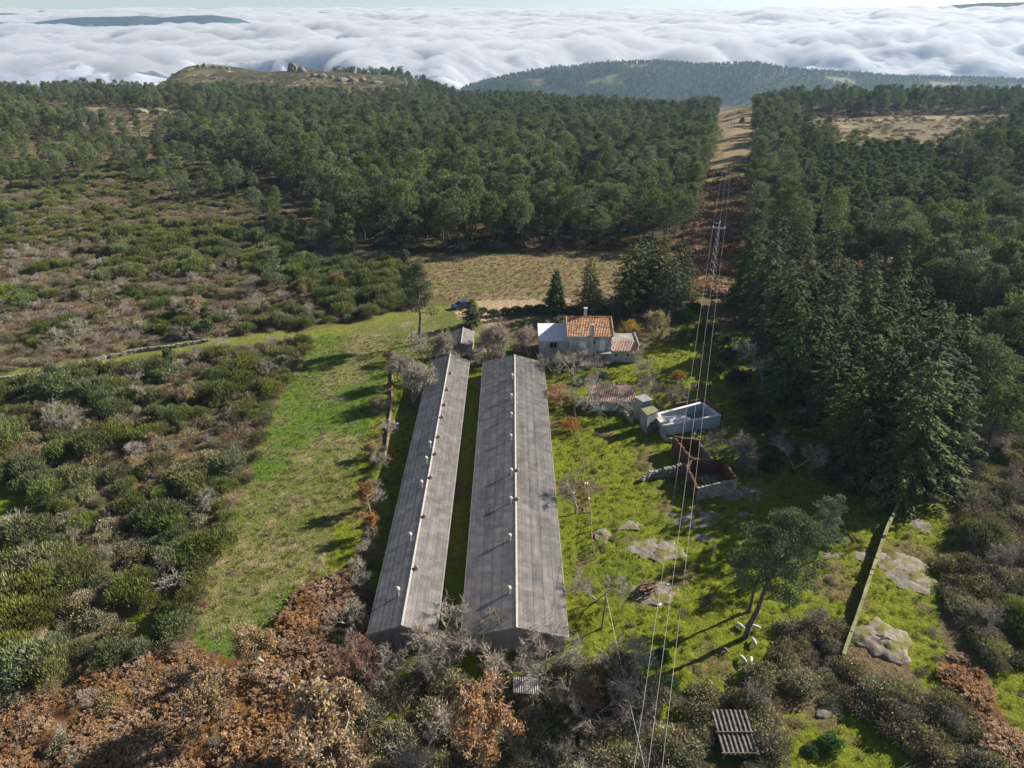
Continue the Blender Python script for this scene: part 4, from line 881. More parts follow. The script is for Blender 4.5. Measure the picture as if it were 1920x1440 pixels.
shed('narrower left shed with a steep grey ribbed roof and many small roof vents', -15.0, -7.95, -11.45, 53.3, 118.6, 2.45, 3.75,
     [(806,832,.95,0),(799,861,.95,0),(790,906,.95,0),(769,1005,.95,0),(746,1108,.95,0)]+[(845,698,.28,1),(839,729,.28,1),(834,757,.28,1),(829,780,.28,1),(823,817,.28,1),(817,849,.28,1),(808,893,.28,1),(796,966,.28,1),(781,1063,.28,1)], 0)
shed('wider right shed with a broad low grey ribbed roof beside the fenced pasture', -5.2, 5.75, .42, 52.9, 118.0, 2.45, 3.9,
     [(960,702,.7,0),(958,740,.7,0),(958,775,.7,0),(957,816,.7,0),(958,881,.7,0),(957,934,.7,0),(955,1004,.7,0),(954,1103,.7,0),(970,880,.28,1),(970,934,.28,1)], 0)
def openbox(root, name, mat, x0, x1, y, z0, z1, frame=M_WHITEB, leaf=None):
    """window or shutter in a wall that faces the camera side"""
    p = MB(); p.bx(x0, x1, y-.05, y+.04, z0, z1); o = p.build(name, mat, root)
    if frame:
        f = MB(); f.bx(x0-.07, x0, y-.08, y+.03, z0-.07, z1+.07); f.bx(x1, x1+.07, y-.08, y+.03, z0-.07, z1+.07); f.bx(x0, x1, y-.08, y+.03, z1, z1+.07); f.bx(x0, x1, y-.12, y+.03, z0-.09, z0); f.build('frame', frame, o)
    return o
def house():
    R = thing('farmhouse', 'old grey two-storey farmhouse with an orange tiled roof and two low wings', 'house', (0, 0, 0))
    x0, x1, y0 = 10.9, 18.8, 122.5
    b = MB(); b.hexa([(x0, y0, -.8), (x1, y0, -.8), (x1, y0+9.4, -.8), (x0, y0+9.4, -.8)], [(x0, y0, 5.55), (x1, y0, 5.55), (x1, y0+9.4, 5.55), (x0, y0+9.4, 5.55)])
    b.add([(x0, y0+.01, 5.55), (x0, y0+9.39, 5.55), (x0, y0+4.9, 7.25), (x1, y0+.01, 5.55), (x1, y0+9.39, 5.55), (x1, y0+4.9, 7.25)], [(0,2,1), (3,4,5), (0,3,5,2), (1,2,5,4)])
    b.build('wall', M_RENDER, R)
    wave_sheet((x0-.5, y0+4.9, 7.5), (x1+.4, y0+4.9, 7.5), (x0-.5, y0-.35, 5.62), .30, .05, 14, M_TILE, 'roof', R, .05, .045)
    wave_sheet((x0-.5, y0+4.9, 7.5), (x1+.4, y0+4.9, 7.5), (x0-.5, y0+9.8, 5.6), .30, .05, 8, M_TILE, 'roof', R, .05, .045)
    rt = MB(); rt.tube([(x0-.55, y0+4.9, 7.52), (x1+.45, y0+4.9, 7.52)], .13, 8); rt.build('ridge_tiles', M_TILE, R)
    for xx in (x0-.45, x1+.35):
        v = MB(); v.tube([(xx, y0-.4, 5.70), (xx, y0+4.9, 7.60)], .09, 6); v.build('verge_tiles', M_TILE, R)
    c = MB(); c.box((14.2, y0+5.6, 8.0), (.55, .55, 1.9)); c.box((14.2, y0+5.6, 9.0), (.7, .7, .12)); c.build('chimney', M_RENDER, R)
    c = MB(); c.box((14.95, y0-.32, 3.6), (.75, .6, 8.6)); c.box((14.95, y0-.25, 6.9), (.55, .45, 2.2)); c.box((14.95, y0-.25, 8.02), (.68, .56, .12)); c.build('chimney', M_RENDER, R)
    openbox(R, 'shutter', M_WHITEB, 12.85, 13.95, y0, 3.35, 4.45); openbox(R, 'balcony_door', M_WHITEB, 16.7, 17.55, y0, 2.55, 4.75)
    openbox(R, 'window', M_DARKH, 15.45, 15.75, y0, 4.0, 4.45, None); openbox(R, 'window', M_DARKH, 13.6, 14.0, y0, .6, 1.1, None); openbox(R, 'window', M_DARKH, 15.7, 16.2, y0, .6, 1.15); openbox(R, 'door', M_WOODP, 17.2, 17.9, y0, -.5, 1.3, None)
    bl = MB(); bl.bx(16.1, 18.8, y0-1.1, y0, 2.30, 2.45); bl.build('balcony', M_CONC, R)
    rl = MB(); [rl.bx(x, x+.05, y0-1.08, y0-1.03, 2.45, 3.2) for x in np.arange(17.5, 18.8, .25)]; rl.bx(17.4, 18.8, y0-1.10, y0-1.02, 3.2, 3.26); rl.build('balcony_rail', M_BRICK, R)
    lb = MB(); lb.bx(14.2, 18.3, y0-1.35, y0-.01, -.8, 2.1) if False else lb.bx(14.5, 16.0, y0-1.2, y0-.01, -.8, 1.9); lb.build('buttress', M_CONC, R)
    # left wing with the pale flat roof
    W = MB(); W.hexa([(5.3, 124.5, -.8), (10.89, 124.5, -.8), (10.89, 131, -.8), (5.3, 131, -.8)], [(5.3, 124.5, 3.75), (10.89, 124.5, 3.75), (10.89, 131, 4.35), (5.3, 131, 4.35)]); W.build('wing_wall', M_RENDER, R)
    f = MB(); f.hexa([(5.1, 124.2, 3.77), (10.88, 124.2, 3.77), (10.88, 131.2, 4.40), (5.1, 131.2, 4.40)], [(5.1, 124.2, 3.90), (10.88, 124.2, 3.90), (10.88, 131.2, 4.53), (5.1, 131.2, 4.53)]); f.build('wing_roof', M_WHITEB, R)
    o = openbox(R, 'window', M_DARKH, 7.3, 8.6, 124.5, 2.35, 3.4, M_CONC); s = MB(); s.bx(7.93, 7.97, 124.42, 124.5, 2.35, 3.4); s.build('mullion', M_WHITEB, o)
    # right wing with faded tiles
    W = MB(); W.bx(18.81, 24.1, y0+.2, y0+3.3, -.8, 2.45); W.bx(18.81, 24.1, y0+3.31, y0+6.5, -.8, 3.1); W.build('wing_wall', M_RENDER, R)
    wave_sheet((18.85, y0+3.3, 3.35), (24.3, y0+3.3, 3.35), (18.85, y0-.15, 2.55), .30, .05, 8, M_TILEP, 'wing_roof', R, .05, .045)
    f = MB(); f.bx(18.85, 24.3, y0+3.4, y0+6.7, 3.12, 3.24); f.bx(24.1, 24.35, y0+.2, y0+6.7, 3.0, 3.5); f.build('parapet', M_CONC, R)
    for a in (19.6, 21.9, 23.0): openbox(R, 'window', M_DARKH, a, a+.45, y0+.2, 1.35, 1.8, None)
    # leftovers of a pen beside the house
house()
def wallseg(mb, A, B, th, z0, za, zb=None):
    A = Vector((A[0], A[1], 0)); B = Vector((B[0], B[1], 0)); d = (B-A).normalized(); n = Vector((-d.y, d.x, 0))*th/2; zb = za if zb is None else zb
    mb.hexa([(*(A-n).xy, z0), (*(B-n).xy, z0), (*(B+n).xy, z0), (*(A+n).xy, z0)], [(*(A-n).xy, za), (*(B-n).xy, zb), (*(B+n).xy, zb), (*(A+n).xy, za)]); return mb
def ragged(mb, A, B, th, z0, za, zb, r, step=.55, jag=.14):
    A = Vector(A[:2]); B = Vector(B[:2]); n = max(2, int((B-A).length/step))
    for i in range(n):
        p, q = A.lerp(B, i/n), A.lerp(B, (i+1)/n-.002); z = za+(zb-za)*(i+.5)/n+r.uniform(-jag, jag); wallseg(mb, p, q, th*r.uniform(.94, 1.03), z0, z, z+r.uniform(-jag, jag)*.5)
    return mb
def tank():
    r = np.random.RandomState(3)
    T = thing('water_tank', 'open concrete tank with pale blue inner walls and a white slab over its near corner', 'tank', (0, 0, 0))
    P1, P2, P3, P4 = gz(1235, 776, 1.9), gz(1316, 755, 1.9), gz(1349, 779, 1.9), gz(1243, 799, 1.9)
    for A, B, k in ((P1, P2, 1), (P2, P3, 1), (P3, P4, 0), (P4, P1, 0)):
        w_ = MB(); d = (B-A).normalized()*.175; wallseg(w_, A+d, B+d, .35, -.6, 1.9); w_.build('side_wall', M_POOLB, T)
        cp = MB(); wallseg(cp, A-d*1.1, B+d*1.1, .5, 1.91+k*.004, 2.0+k*.006); cp.build('coping', M_SLAB, T)
    f = MB(); f.add([(p.x, p.y, .35) for p in (P1, P2, P3, P4)]+[(p.x, p.y, .1) for p in (P1, P2, P3, P4)], [(0,1,2,3), (7,6,5,4)]); f.build('floor', M_CONC, T)
    s = MB(); q = [gz(1230, 783, 2.15), gz(1284, 779, 2.15), gz(1299, 788, 2.15), gz(1244, 800, 2.15)]; s.hexa([(p.x, p.y, 2.03) for p in (q[3], q[2], q[1], q[0])], [(p.x, p.y, 2.22) for p in (q[3], q[2], q[1], q[0])]); s.build('slab', M_SLAB, T)
    e = MB(); A, B, C = gz(1266, 757, 2.3), gz(1319, 747, 2.3), gz(1354, 774, 2.3); wallseg(e, A, B, .35, 1.0, 2.35); wallseg(e, B, C, .35, 1.0, 2.352); e.build('tiled_edging', M_BRICK, T)
    yd = thing('walled_yard', 'little grassy yard with low broken walls in front of the white slab', 'low wall', (0, 0, 0))
    a, b, c, d = gz(1236, 800, .8), gz(1248, 821, .8), gz(1297, 824, .8), gz(1307, 800, .8)
    for A, B in ((a, b), (b, c), (c, d)): w_ = MB(); ragged(w_, A, B, .3, -.5, .85, .8, r); w_.build('wall_segment', M_CONC, yd)
    g = MB(); g.add([(p.x, p.y, .45) for p in (a, b, c, d)], [(0, 1, 2, 3)]); 
    # the two towers
    for nm, pts, z, lab in (('t1', [(1191,744), (1209,739), (1223,749), (1205.5,753)], 4.1, 'taller square grey concrete tower with a flat top, farther from the tank'), ('t2', [(1203,766), (1224.5,761), (1234,769.5), (1214.5,778)], 3.5, 'lower square mossy concrete tower touching the blue tank')):
        t = thing('concrete_tower', lab, 'tower', (0, 0, 0), 0, 'two square concrete towers'); q = [gz(x, y, z) for x, y in pts]; cen = sum(q, Vector())/4
        b_ = MB(); o = [(q[i].x, q[i].y) for i in (3, 2, 1, 0)]; b_.hexa([(x, y, -.6) for x, y in o], [(x, y, z-.12) for x, y in o]); b_.build('shaft', M_CONC, t)
        cpm = MB(); o2 = [((x-cen.x)*1.08+cen.x, (y-cen.y)*1.08+cen.y) for x, y in o]; cpm.hexa([(x, y, z-.12) for x, y in o2], [(x, y, z) for x, y in o2]); cpm.build('cap_slab', M_MOSSW if nm == 't2' else M_CONC, t)
        op = MB(); m = (Vector(o[0])+Vector(o[1]))/2; op.box((m.x-.02, m.y-.02, 1.6), (.55, .06, .5), math.atan2(o[1][1]-o[0][1], o[1][0]-o[0][0])); op.build('opening', M_DARKH, t)
    lw = MB(); ragged(lw, gz(1163, 760, .9), gz(1187, 787, .9), .3, -.5, .9, .8, r); tag(lw.build('low_wall', M_CONC), 'short sloping grey wall running to the foot of the taller tower', 'low wall')
    # outbuilding behind
    ob = thing('outbuilding', 'low blue-grey outbuilding with a faded pink ribbed roof behind bare trees', 'outbuilding', (0, 0, 0)); y = 104.
    w_ = MB(); w_.bx(13.3, 20.8, y, y+3.9, -.6, 1.95); w_.build('wall', M_POOLB, ob); wave_sheet((13.0, y+4.1, 2.75), (21.0, y+4.1, 2.75), (13.0, y-.3, 2.02), .3, .05, 6, M_TILEP, 'roof', ob, .05)
    openbox(ob, 'window', M_DARKH, 14.6, 15.2, y, .9, 1.5, None); openbox(ob, 'door', M_WOODP, 17.3, 18.2, y, -.3, 1.6, None)
tank()
def ruin():
    r = np.random.RandomState(12); h = 2.5
    T = thing('ruined_outhouse', 'roofless red brick ruin of two rooms with broken dark walls', 'ruin', (0, 0, 0))
    c = {k: gz(x, y, h) for k, (x, y) in dict(a=(1263,819), b=(1312,824), m=(1298,859), n=(1357,862), e=(1288,872), f=(1309,910), g=(1383,898), k=(1345,858)).items()}
    for A, B, za, zb, mt, nm in (('a','m',2.6,2.4,M_BRICK,'side_wall'), ('a','b',2.6,2.5,M_BRICK,'back_wall'), ('m','n',2.5,2.3,M_BRICK,'partition_wall'), ('e','f',2.4,2.1,M_BRICK,'side_wall'), ('f','g',2.15,2.6,M_STONE,'front_wall'), ('n','g',2.4,2.5,M_BRICK,'side_wall'), ('b','k',2.0,1.5,M_STONE,'side_wall'), ('m','e',2.2,2.3,M_BRICK,'side_wall')):
        w_ = MB(); ragged(w_, c[A], c[B], .32, -.6, za, zb, r, .5, .10); w_.build(nm, mt, T)
    jb = MB(); q = gz(1300, 888, 1.0)
    dn = MB(); [dn.box((q.x+r.uniform(1, 4), q.y+r.uniform(-1.5, 1.5), .15), (r.uniform(.3, .9), r.uniform(.3, .7), .35), r.uniform(0, 3)) for i in range(14)]; dn.build('fallen_bricks', M_STONE, T)
    def rubble(P, h0, h1, lab, seed, th=.5, mat=M_STONE, name='rubble_wall', sz=.38):
        q = np.random.RandomState(seed); mb = MB()
        for i in range(len(P)-1):
            A, B = Vector(P[i][:2]), Vector(P[i+1][:2]); L = (B-A).length; n = int(L/sz)+1; rz = math.atan2(B.y-A.y, B.x-A.x)
            for j in range(n):
                t = (i+(j+.5)/n)/(len(P)-1); hh = h0+(h1-h0)*t; p = A.lerp(B, (j+.5)/n); g = float(HG(p.x, p.y)); z = -.2
                while z < hh*q.uniform(.8, 1.1):
                    s = q.uniform(.7, 1.2)*sz; mb.box((p.x+q.normal()*.05, p.y+q.normal()*.06, g+z+s*.35), (s*1.15, th*q.uniform(.8, 1.15), s*.75), rz+q.normal()*.12, q.uniform(.75, .95)); z += s*.62
        return tag(mb.build(name, mat), lab, 'stone wall')
    rubble([gz(1203,897,.6), gz(1222,889,.6), gz(1250,884,1.), gz(1285,873,1.2)], .5, 1.7, 'tumbled dry stone wall running left from the brick ruin', 4, .7)
    rubble([gp(-40,724), gp(60,706), gp(130,692), gp(200,674), gp(260,660), gp(330,652), gp(395,640)], .7, .6, 'long low dry stone wall along the grass track at far left', 5, .5)
    mw = MB()
    P = [gp(1686,945), gp(1660,1000), gp(1632,1082), gp(1606,1160), gp(1577,1242)]
    for i in range(len(P)-1):
        A, B = Vector(P[i][:2]), Vector(P[i+1][:2]); n = max(2, int((B-A).length/1.1))
        for j in range(n):
            p, q = A.lerp(B, j/n), A.lerp(B, (j+1)/n); wallseg(mw, p, q, .34+r.uniform(-.03, .03), float(HG(p.x, p.y))-.5, 1.25+float(HG(p.x, p.y))+r.uniform(-.05, .05), 1.25+float(HG(q.x, q.y))+r.uniform(-.05, .05))
    tag(mw.build('field_wall', M_MOSSW), 'long straight mossy field wall crossing the green pasture at right', 'field wall')
    mw = MB(); P = [gp(737,672), gp(735,750), gp(727,830), gp(722,862)]
    for i in range(3): ragged(mw, P[i], P[i+1], .25, -.4, .38, .38, r, 1.0, .05)
    tag(mw.build('field_wall', mottled('brown_wall', (.20,.13,.09), (.36,.27,.19), 2, .9)), 'low reddish brown wall between the grass field and the left shed', 'field wall')
    # rocks that break through the turf
    def outcrop(px, py, wx, wy, hh, lab, seed, moss=.45, mat=None):
        q = np.random.RandomState(seed); x, y, z = gp(px, py); sx = wx*np.hypot(y, 60)/FPX; n = 40; m = 18; sy = wy*np.hypot(y, 60)/FPX/ (60/np.hypot(y, 60))
        a = np.linspace(0, 2*pi, n, endpoint=False); V = [(0, 0, hh)]; 
        for k in range(1, m+1):
            t = k/m; rr = t*(1+.55*fbm(np.cos(a)*1.3+seed*3.1, np.sin(a)*1.3, 3, seed)+.14*perlin(np.cos(a)*5, np.sin(a)*5+seed, 7)); X = np.cos(a)*sx*rr; Y = np.sin(a)*sy*rr
            hh = hh if k > 1 else hh*.55; zz = hh*(1-t**2.2)+.5*hh*fbm(X*.9+seed, Y*.9, 3, seed+3)*(1-t**4)-.35*hh*sstep(.10, .0, np.abs(perlin(X*.35+seed, Y*.35, seed+9)))*(t < .95)-.35*(k == m)
            V += list(zip(X, Y, zz+(0 if k < m else -.1)))
        F = [(0, 1+i, 1+(i+1) % n) for i in range(n)]
        for k in range(m-1):
            for i in range(n): a0 = 1+k*n; F.append((a0+i, a0+n+i, a0+n+(i+1) % n, a0+(i+1) % n))
        o = link('rock_outcrop', newmesh('rock_outcrop', V, F, [mat or M_ROCK], True), None, (x, y, z+.03)); return tag(o, lab, 'rock', 'rocks that break through the turf')
    global M_ROCK; m, nt, b = nmat('bare_granite'); co = objco(nt)
    cc = ramp(nt, noise(nt, .8, 8, .7, co), [(.3, (.15, .125, .105)), (.7, (.33, .285, .245))]); cc = mix(nt, cc, (.10, .10, .075), math_(nt, 'MULTIPLY', ramp(nt, noise(nt, 2.5, 6, .7, co), [(.52, (0, 0, 0)), (.7, (1, 1, 1))]), .6))
    cc = mix(nt, cc, (.15, .14, .03), ramp(nt, noise(nt, .55, 6, .65, co), [(.49, (0, 0, 0)), (.58, (1, 1, 1))])); lnk(nt, cc, b.inputs['Base Color']); bump(nt, b, noise(nt, 3, 7, .7, co), .9, .12); M_ROCK = m
    outcrop(1697,1072,54,40,.35,'broad flat granite slab with mossy hollows right of the field wall',1); outcrop(1655,1202,48,42,.9,'smooth pale humped granite rock with a crack, lower end of the field wall',2)
    outcrop(1300,972,58,17,.25,'grey rock patch in the bright pasture below the brick ruin',3); outcrop(1395,925,52,17,.3,'grey bedrock shelf at the right corner of the brick ruin',4)
    outcrop(1556,1042,22,7,.12,'thin pinkish rock sliver at the foot of the small grey pine',5); outcrop(1617,1045,17,11,.15,'small oval rock just left of the field wall',6)
    outcrop(1232,1030,52,22,.3,'brown heathery rock in the middle of the pasture',7); outcrop(1228,1113,48,22,.35,'dark rock with the woodpile on it',8); outcrop(1556,1336,26,12,.35,'shaded grey rock above the small lower lawn',9)
    outcrop(1396,966,16,6,.3,'narrow dark rock behind the large leaning pine',10); outcrop(1728,985,22,14,.2,'rough pale rock in the grass near the upper end of the field wall',11); outcrop(1180,985,30,9,.2,'low rock ridge beside the pasture fence',12); outcrop(1130,1003,16,14,.2,'small brown rock touching the pasture fence',13); outcrop(1560,985,24,30,.3,'shaded grey rock behind the small grey pine',14)
    outcrop(1320,1010,22,8,.2,'small grey stone patch right of the heathery rock',15)
ruin()
def hill_rocks():
    r = np.random.RandomState(8)
    def boulder(px, py, wpx, hpx, lab, grp=None):
        x, y, z = gp(px, py); d = np.hypot(y, CAMH); w_ = wpx*d/FPX; h = hpx*d/FPX; n, m = 14, 9; V = []; F = []; s = r.randint(99)
        for j in range(m+1):
            t = j/m; rr = math.cos(t*pi/2)**.6
            for i in range(n):
                a = 2*pi*i/n; k = 1+.28*float(perlin(cos(a)*1.4+s, sin(a)*1.4+t*2, s)); V.append((cos(a)*w_/2*rr*k, sin(a)*w_/2*rr*k*.8, h*t*(1+.1*k)-.5))
        for j in range(m):
            for i in range(n): F.append((j*n+i, j*n+(i+1) % n, (j+1)*n+(i+1) % n, (j+1)*n+i))
        o = link('boulder', newmesh('boulder', V, F, [M_ROCK]), None, (x, y, z)); tag(o, lab, 'boulder', grp)
    boulder(549,134,17,15,'tall grey boulder standing alone on the distant bare hill'); boulder(566,135,16,9,'lower boulder leaning on the right side of the tall one on the hill')
    for i, (px, py, w_, h) in enumerate([(372,126,9,5),(384,125,10,6),(402,126,8,5),(415,129,8,4),(428,131,9,4),(590,143,14,5),(604,144,18,6),(622,146,12,5),(640,151,26,6),(662,153,20,6),(680,152,14,7),(705,156,22,5),(656,146,12,4),(352,133,8,3)]):
        boulder(px, py, w_, h, 'weathered grey boulder on the left-hand top of the bare hill' if px < 500 else 'pale grey boulder on the right-hand shoulder of the bare hill', 'boulders of the bare hill')
    boulder(300,214,36,11,'wide sloping rock in the sandy clearing among the far pines'); boulder(262,213,34,10,'heather-topped rock left of the wide one in the far clearing'); boulder(1391,229,10,10,'dark round boulder at the far end of the power line clearing')
hill_rocks()
def small_things():
    r = np.random.RandomState(6)
    H_ = thing('tool_hut', 'small hut with a grey ridged roof between bare trees behind the sheds', 'hut', (0, 0, 0))
    A, B = gz(869, 614, 3.0), gz(864, 643, 3.0); L, Rr = gz(846, 640, 2.2), gz(887, 645, 2.2); xl, xr = L.x, Rr.x; w_ = MB(); prism(w_, xl+.15, xr-.15, (A.x+B.x)/2, B.y+.2, A.y-.2, -.5, 2.05, 2.85); w_.build('wall', M_CONC, H_)
    xm = (A.x+B.x)/2
    wave_sheet((xm, B.y, 3.0), (xm, A.y, 3.0), (xl, B.y, 2.2), .178, .028, 4, M_ROOF, 'roof', H_); wave_sheet((xm, B.y, 3.0), (xm, A.y, 3.0), (xr, B.y, 2.2), .178, .028, 4, M_ROOF, 'roof', H_)
    rc = MB(); rc.tube([(xm, B.y, 3.02), (xm, A.y, 3.02)], .12, 6); rc.build('ridge_cap', M_RIDGE, H_)
    # lean-to in front of the right shed
    x, y, z = gp(990, 1310); S = thing('lean_to', 'small grey tiled lean-to on a post under the orange oak', 'lean-to', (0, 0, 0))
    q = [gz(962, 1268, 2.1), gz(1010, 1272, 2.1), gz(1004, 1298, 1.8)]; wave_sheet(q[0], q[1], (q[0].x, q[2].y, 1.8), .2, .03, 4, M_ROOF, 'roof', S)
    p = MB(); p.box((q[1].x-.1, q[2].y+.1, .8), (.1, .1, 2.0)); p.build('post', M_WOODP, S); p = MB(); p.box((q[0].x+.1, q[2].y+.1, .8), (.1, .1, 2.0)); p.build('post', M_WOODP, S)
    p = MB(); p.bx(q[0].x, q[1].x, q[0].y-.1, q[0].y, -.3, 2.0); p.build('back_wall', M_WOODP, S)
    # ribbed roof half sunk in the brambles
    F_ = thing('sheep_shelter', 'low shelter roofed with dark ribbed sheets, half hidden in brambles at the bottom', 'shelter', (0, 0, 0)); a, b, c, d = gz(1332, 1330, 1.2), gz(1400, 1330, 1.2), gz(1356, 1415, 1.0), gz(1405, 1408, 1.0)
    m_ = mottled('dark_ribbed_sheet', (.045, .04, .038), (.16, .145, .13), 2, .8); mid = a.lerp(c, .52)
    wave_sheet(a, (b.x, a.y, 1.2), mid, .42, .07, 2, m_, 'roof_sheet', F_); wave_sheet(mid-Vector((0, 0, .09)), (b.x, mid.y, mid.z-.09), c, .42, .07, 2, m_, 'roof_sheet', F_)
    bt = MB(); bt.tube([(mid.x-.1, mid.y, mid.z+.06), (b.x, mid.y, mid.z+.06)], .06, 6); bt.build('batten', M_WOODP, F_); bt = MB(); bt.tube([(c.x-.1, c.y+.1, c.z+.08), (c.x+3.1, c.y+.1, c.z+.08)], .06, 6); bt.build('batten', M_WOODP, F_)
    for x, y in ((a.x+.2, a.y-.2), (b.x-.2, a.y-.2), (c.x+.2, c.y+.2), (b.x-.3, c.y+.2)): p = MB(); p.box((x, y, .4), (.14, .14, 1.3)); p.build('post', M_WOODP, F_)
    # woodpile, stones, scraps
    x, y, z = gp(1213, 1110); W = MB()
    for i in range(46): a = r.normal()*.35+.4; q = (x+r.normal()*.5, y+r.normal()*.35, z+.35+abs(r.normal())*.35); W.tube([(q[0]-.5*cos(a), q[1]-.5*sin(a), q[2]), (q[0]+.5*cos(a), q[1]+.5*sin(a), q[2]+r.normal()*.15)], r.uniform(.05, .11), 6)
    tag(W.build('woodpile', mottled('split_wood', (.08, .05, .03), (.28, .17, .10), 4, .9)), 'heap of dark split logs on the rock in the pasture', 'woodpile')
    for px, py, s in ((1104,936,.25), (1099,908,.4), (1237,1136,.3), (1253,1098,.35)):
        x, y, z = gp(px, py); q = MB(); q.box((0, 0, .12), (s*1.5, s, .2), r.uniform(0, 3), .8); q.box((s*.4, s*.6, .1), (s*.8, s*.5, .16), r.uniform(0, 3), .7)
        tag(q.build('scrap_block', M_WHITEB, None, (x, y, z)), {1104: 'small bent white scrap lying at the pasture fence', 1099: 'larger white scrap against the fence below the bare tree', 1237: 'white block in front of the woodpile', 1253: 'white block behind the woodpile'}[px], 'scrap')
    x, y, z = gp(733, 800); q = MB()
    for i in range(16): q.box((r.normal()*.8, r.normal()*1.0, .15+abs(r.normal())*.15), (r.uniform(.3, .6), r.uniform(.3, .5), r.uniform(.25, .4)), r.uniform(0, 3), .75)
    tag(q.build('stone_heap', M_STONE, None, (x, y, z)), 'heap of grey stones beside the left shed near the brown wall', 'stone heap')
    # fence of the pasture
    Fn = thing('wire_fence', 'thin rusty wire fence with leaning posts between the right shed and the pasture', 'fence', (0, 0, 0)); P = [gp(*p) for p in [(1073,745),(1080,800),(1090,850),(1097,905),(1106,960),(1110,1020),(1116,1060)]]
    ps = []
    for i in range(len(P)-1):
        for j in range(5):
            a = Vector(P[i]).lerp(Vector(P[i+1]), j/5.); ps.append(a); p = MB(); p.tube([a-Vector((0, 0, .3)), a+Vector((r.normal()*.06, r.normal()*.06, 1.1))], .05, 5); p.build('post', M_WOODP, Fn)
    for h in (.4, .75, 1.05): p = MB(); p.tube([a+Vector((0, 0, h)) for a in ps], .022, 3); p.build('wire', mottled('rusty_wire', (.12,.08,.05), (.25,.19,.14), 2), Fn)
    # posts here and there
    for px, py, h, lab in ((1128,1180,5.0,'leaning grey pole beside the bare tree in front of the pasture'), (1432,1262,4.2,'brown bare pole in the brambles below the sheep'), (1446,1236,.1,''), (885,640,2.6,'thin pale post at the corner of the small hut'), (1045,1195,2.0,'short post at the near corner of the right shed'), (772,640,3.0,'pale post on the grass left of the lone pine'), (798,640,2.2,'short turquoise post beside the lone pine')):
        if not lab: continue
        x, y, z = gp(px, py); p = MB(); p.tube([(0, 0, -.4), (h*.02, 0, h*.5), (h*.05, .02*h, h)], [.11, .10, .08], 7); p.box((h*.05, .02*h, h+.04), (.2, .2, .08)); tag(p.build('wooden_pole', M_WOODP, None, (x, y, z)), lab, 'pole')
    # parked car
    x, y, z = gp(862, 577); car = thing('parked_car', 'dark blue hatchback parked at the edge of the dirt track, half behind the small conifer', 'car', (x+.3, y, z), radians(28))
    mp, nt, b = nmat('car_paint'); b.inputs['Base Color'].default_value = (.03, .06, .14, 1); b.inputs['Metallic'].default_value = .3; b.inputs['Roughness'].default_value = .25; b.inputs['Coat Weight'].default_value = .6
    mg, nt, b = nmat('car_glass'); b.inputs['Base Color'].default_value = (.02, .03, .045, 1); b.inputs['Roughness'].default_value = .08
    mt, nt, b = nmat('tyre_rubber'); b.inputs['Base Color'].default_value = (.02, .02, .02, 1)
    prof = [(-2.05,.30),(-2.1,.62),(-2.02,.84),(-1.2,.98),(-1.0,1.0),(1.65,1.02),(2.0,.9),(2.08,.6),(2.0,.3)]
    def extr(P, w0, w1, zc=None):
        V = [(a, -w0 if z < .9 else -w1, z) for a, z in P]+[(a, w0 if z < .9 else w1, z) for a, z in P]; n = len(P); return V, [tuple(range(n)), tuple(range(2*n-1, n-1, -1))]+[(i, i+n, (i+1) % n+n, (i+1) % n) for i in range(n)]
    bd = MB(); bd.add(*extr(prof, .86, .80)); bd.build('body', mp, car)
    cb = MB(); cb.add([(-1.05,-.76,.98),(1.9,-.76,1.0),(1.9,.76,1.0),(-1.05,.76,.98),(-.25,-.60,1.44),(1.45,-.60,1.46),(1.45,.60,1.46),(-.25,.60,1.44)], [(3,2,1,0),(4,5,6,7),(0,1,5,4),(1,2,6,5),(2,3,7,6),(3,0,4,7)]); cb.build('windows', mg, car)
    rf = MB(); rf.box((.6, 0, 1.47), (1.75, 1.22, .05), 0, .94); [rf.tube([(a, s*.765, 1.0), (b_, s*.61, 1.46)], .035, 4) for s in (-1, 1) for a, b_ in ((-1.05, -.25), (.5, .5), (1.9, 1.45))]; rf.build('roof', mp, car)
    for a in (-1.3, 1.3):
        for s in (-1, 1):
            w_ = MB(); w_.tube([(a, s*.70, .31), (a, s*.885, .31)], .31, 16); wo = w_.build('wheel', mt, car); k = MB(); k.tube([(a, s*.88, .31), (a, s*.895, .31)], .18, 10); k.build('rim', M_METAL, wo)
    for s in (-1, 1): k = MB(); k.box((-2.03, s*.62, .70), (.12, .34, .15)); k.build('headlight', M_WHITEB, car)
    k = MB(); k.bx(-2.13, -2.02, -.84, .84, .34, .50); k.build('bumper', mt, car)
small_things()
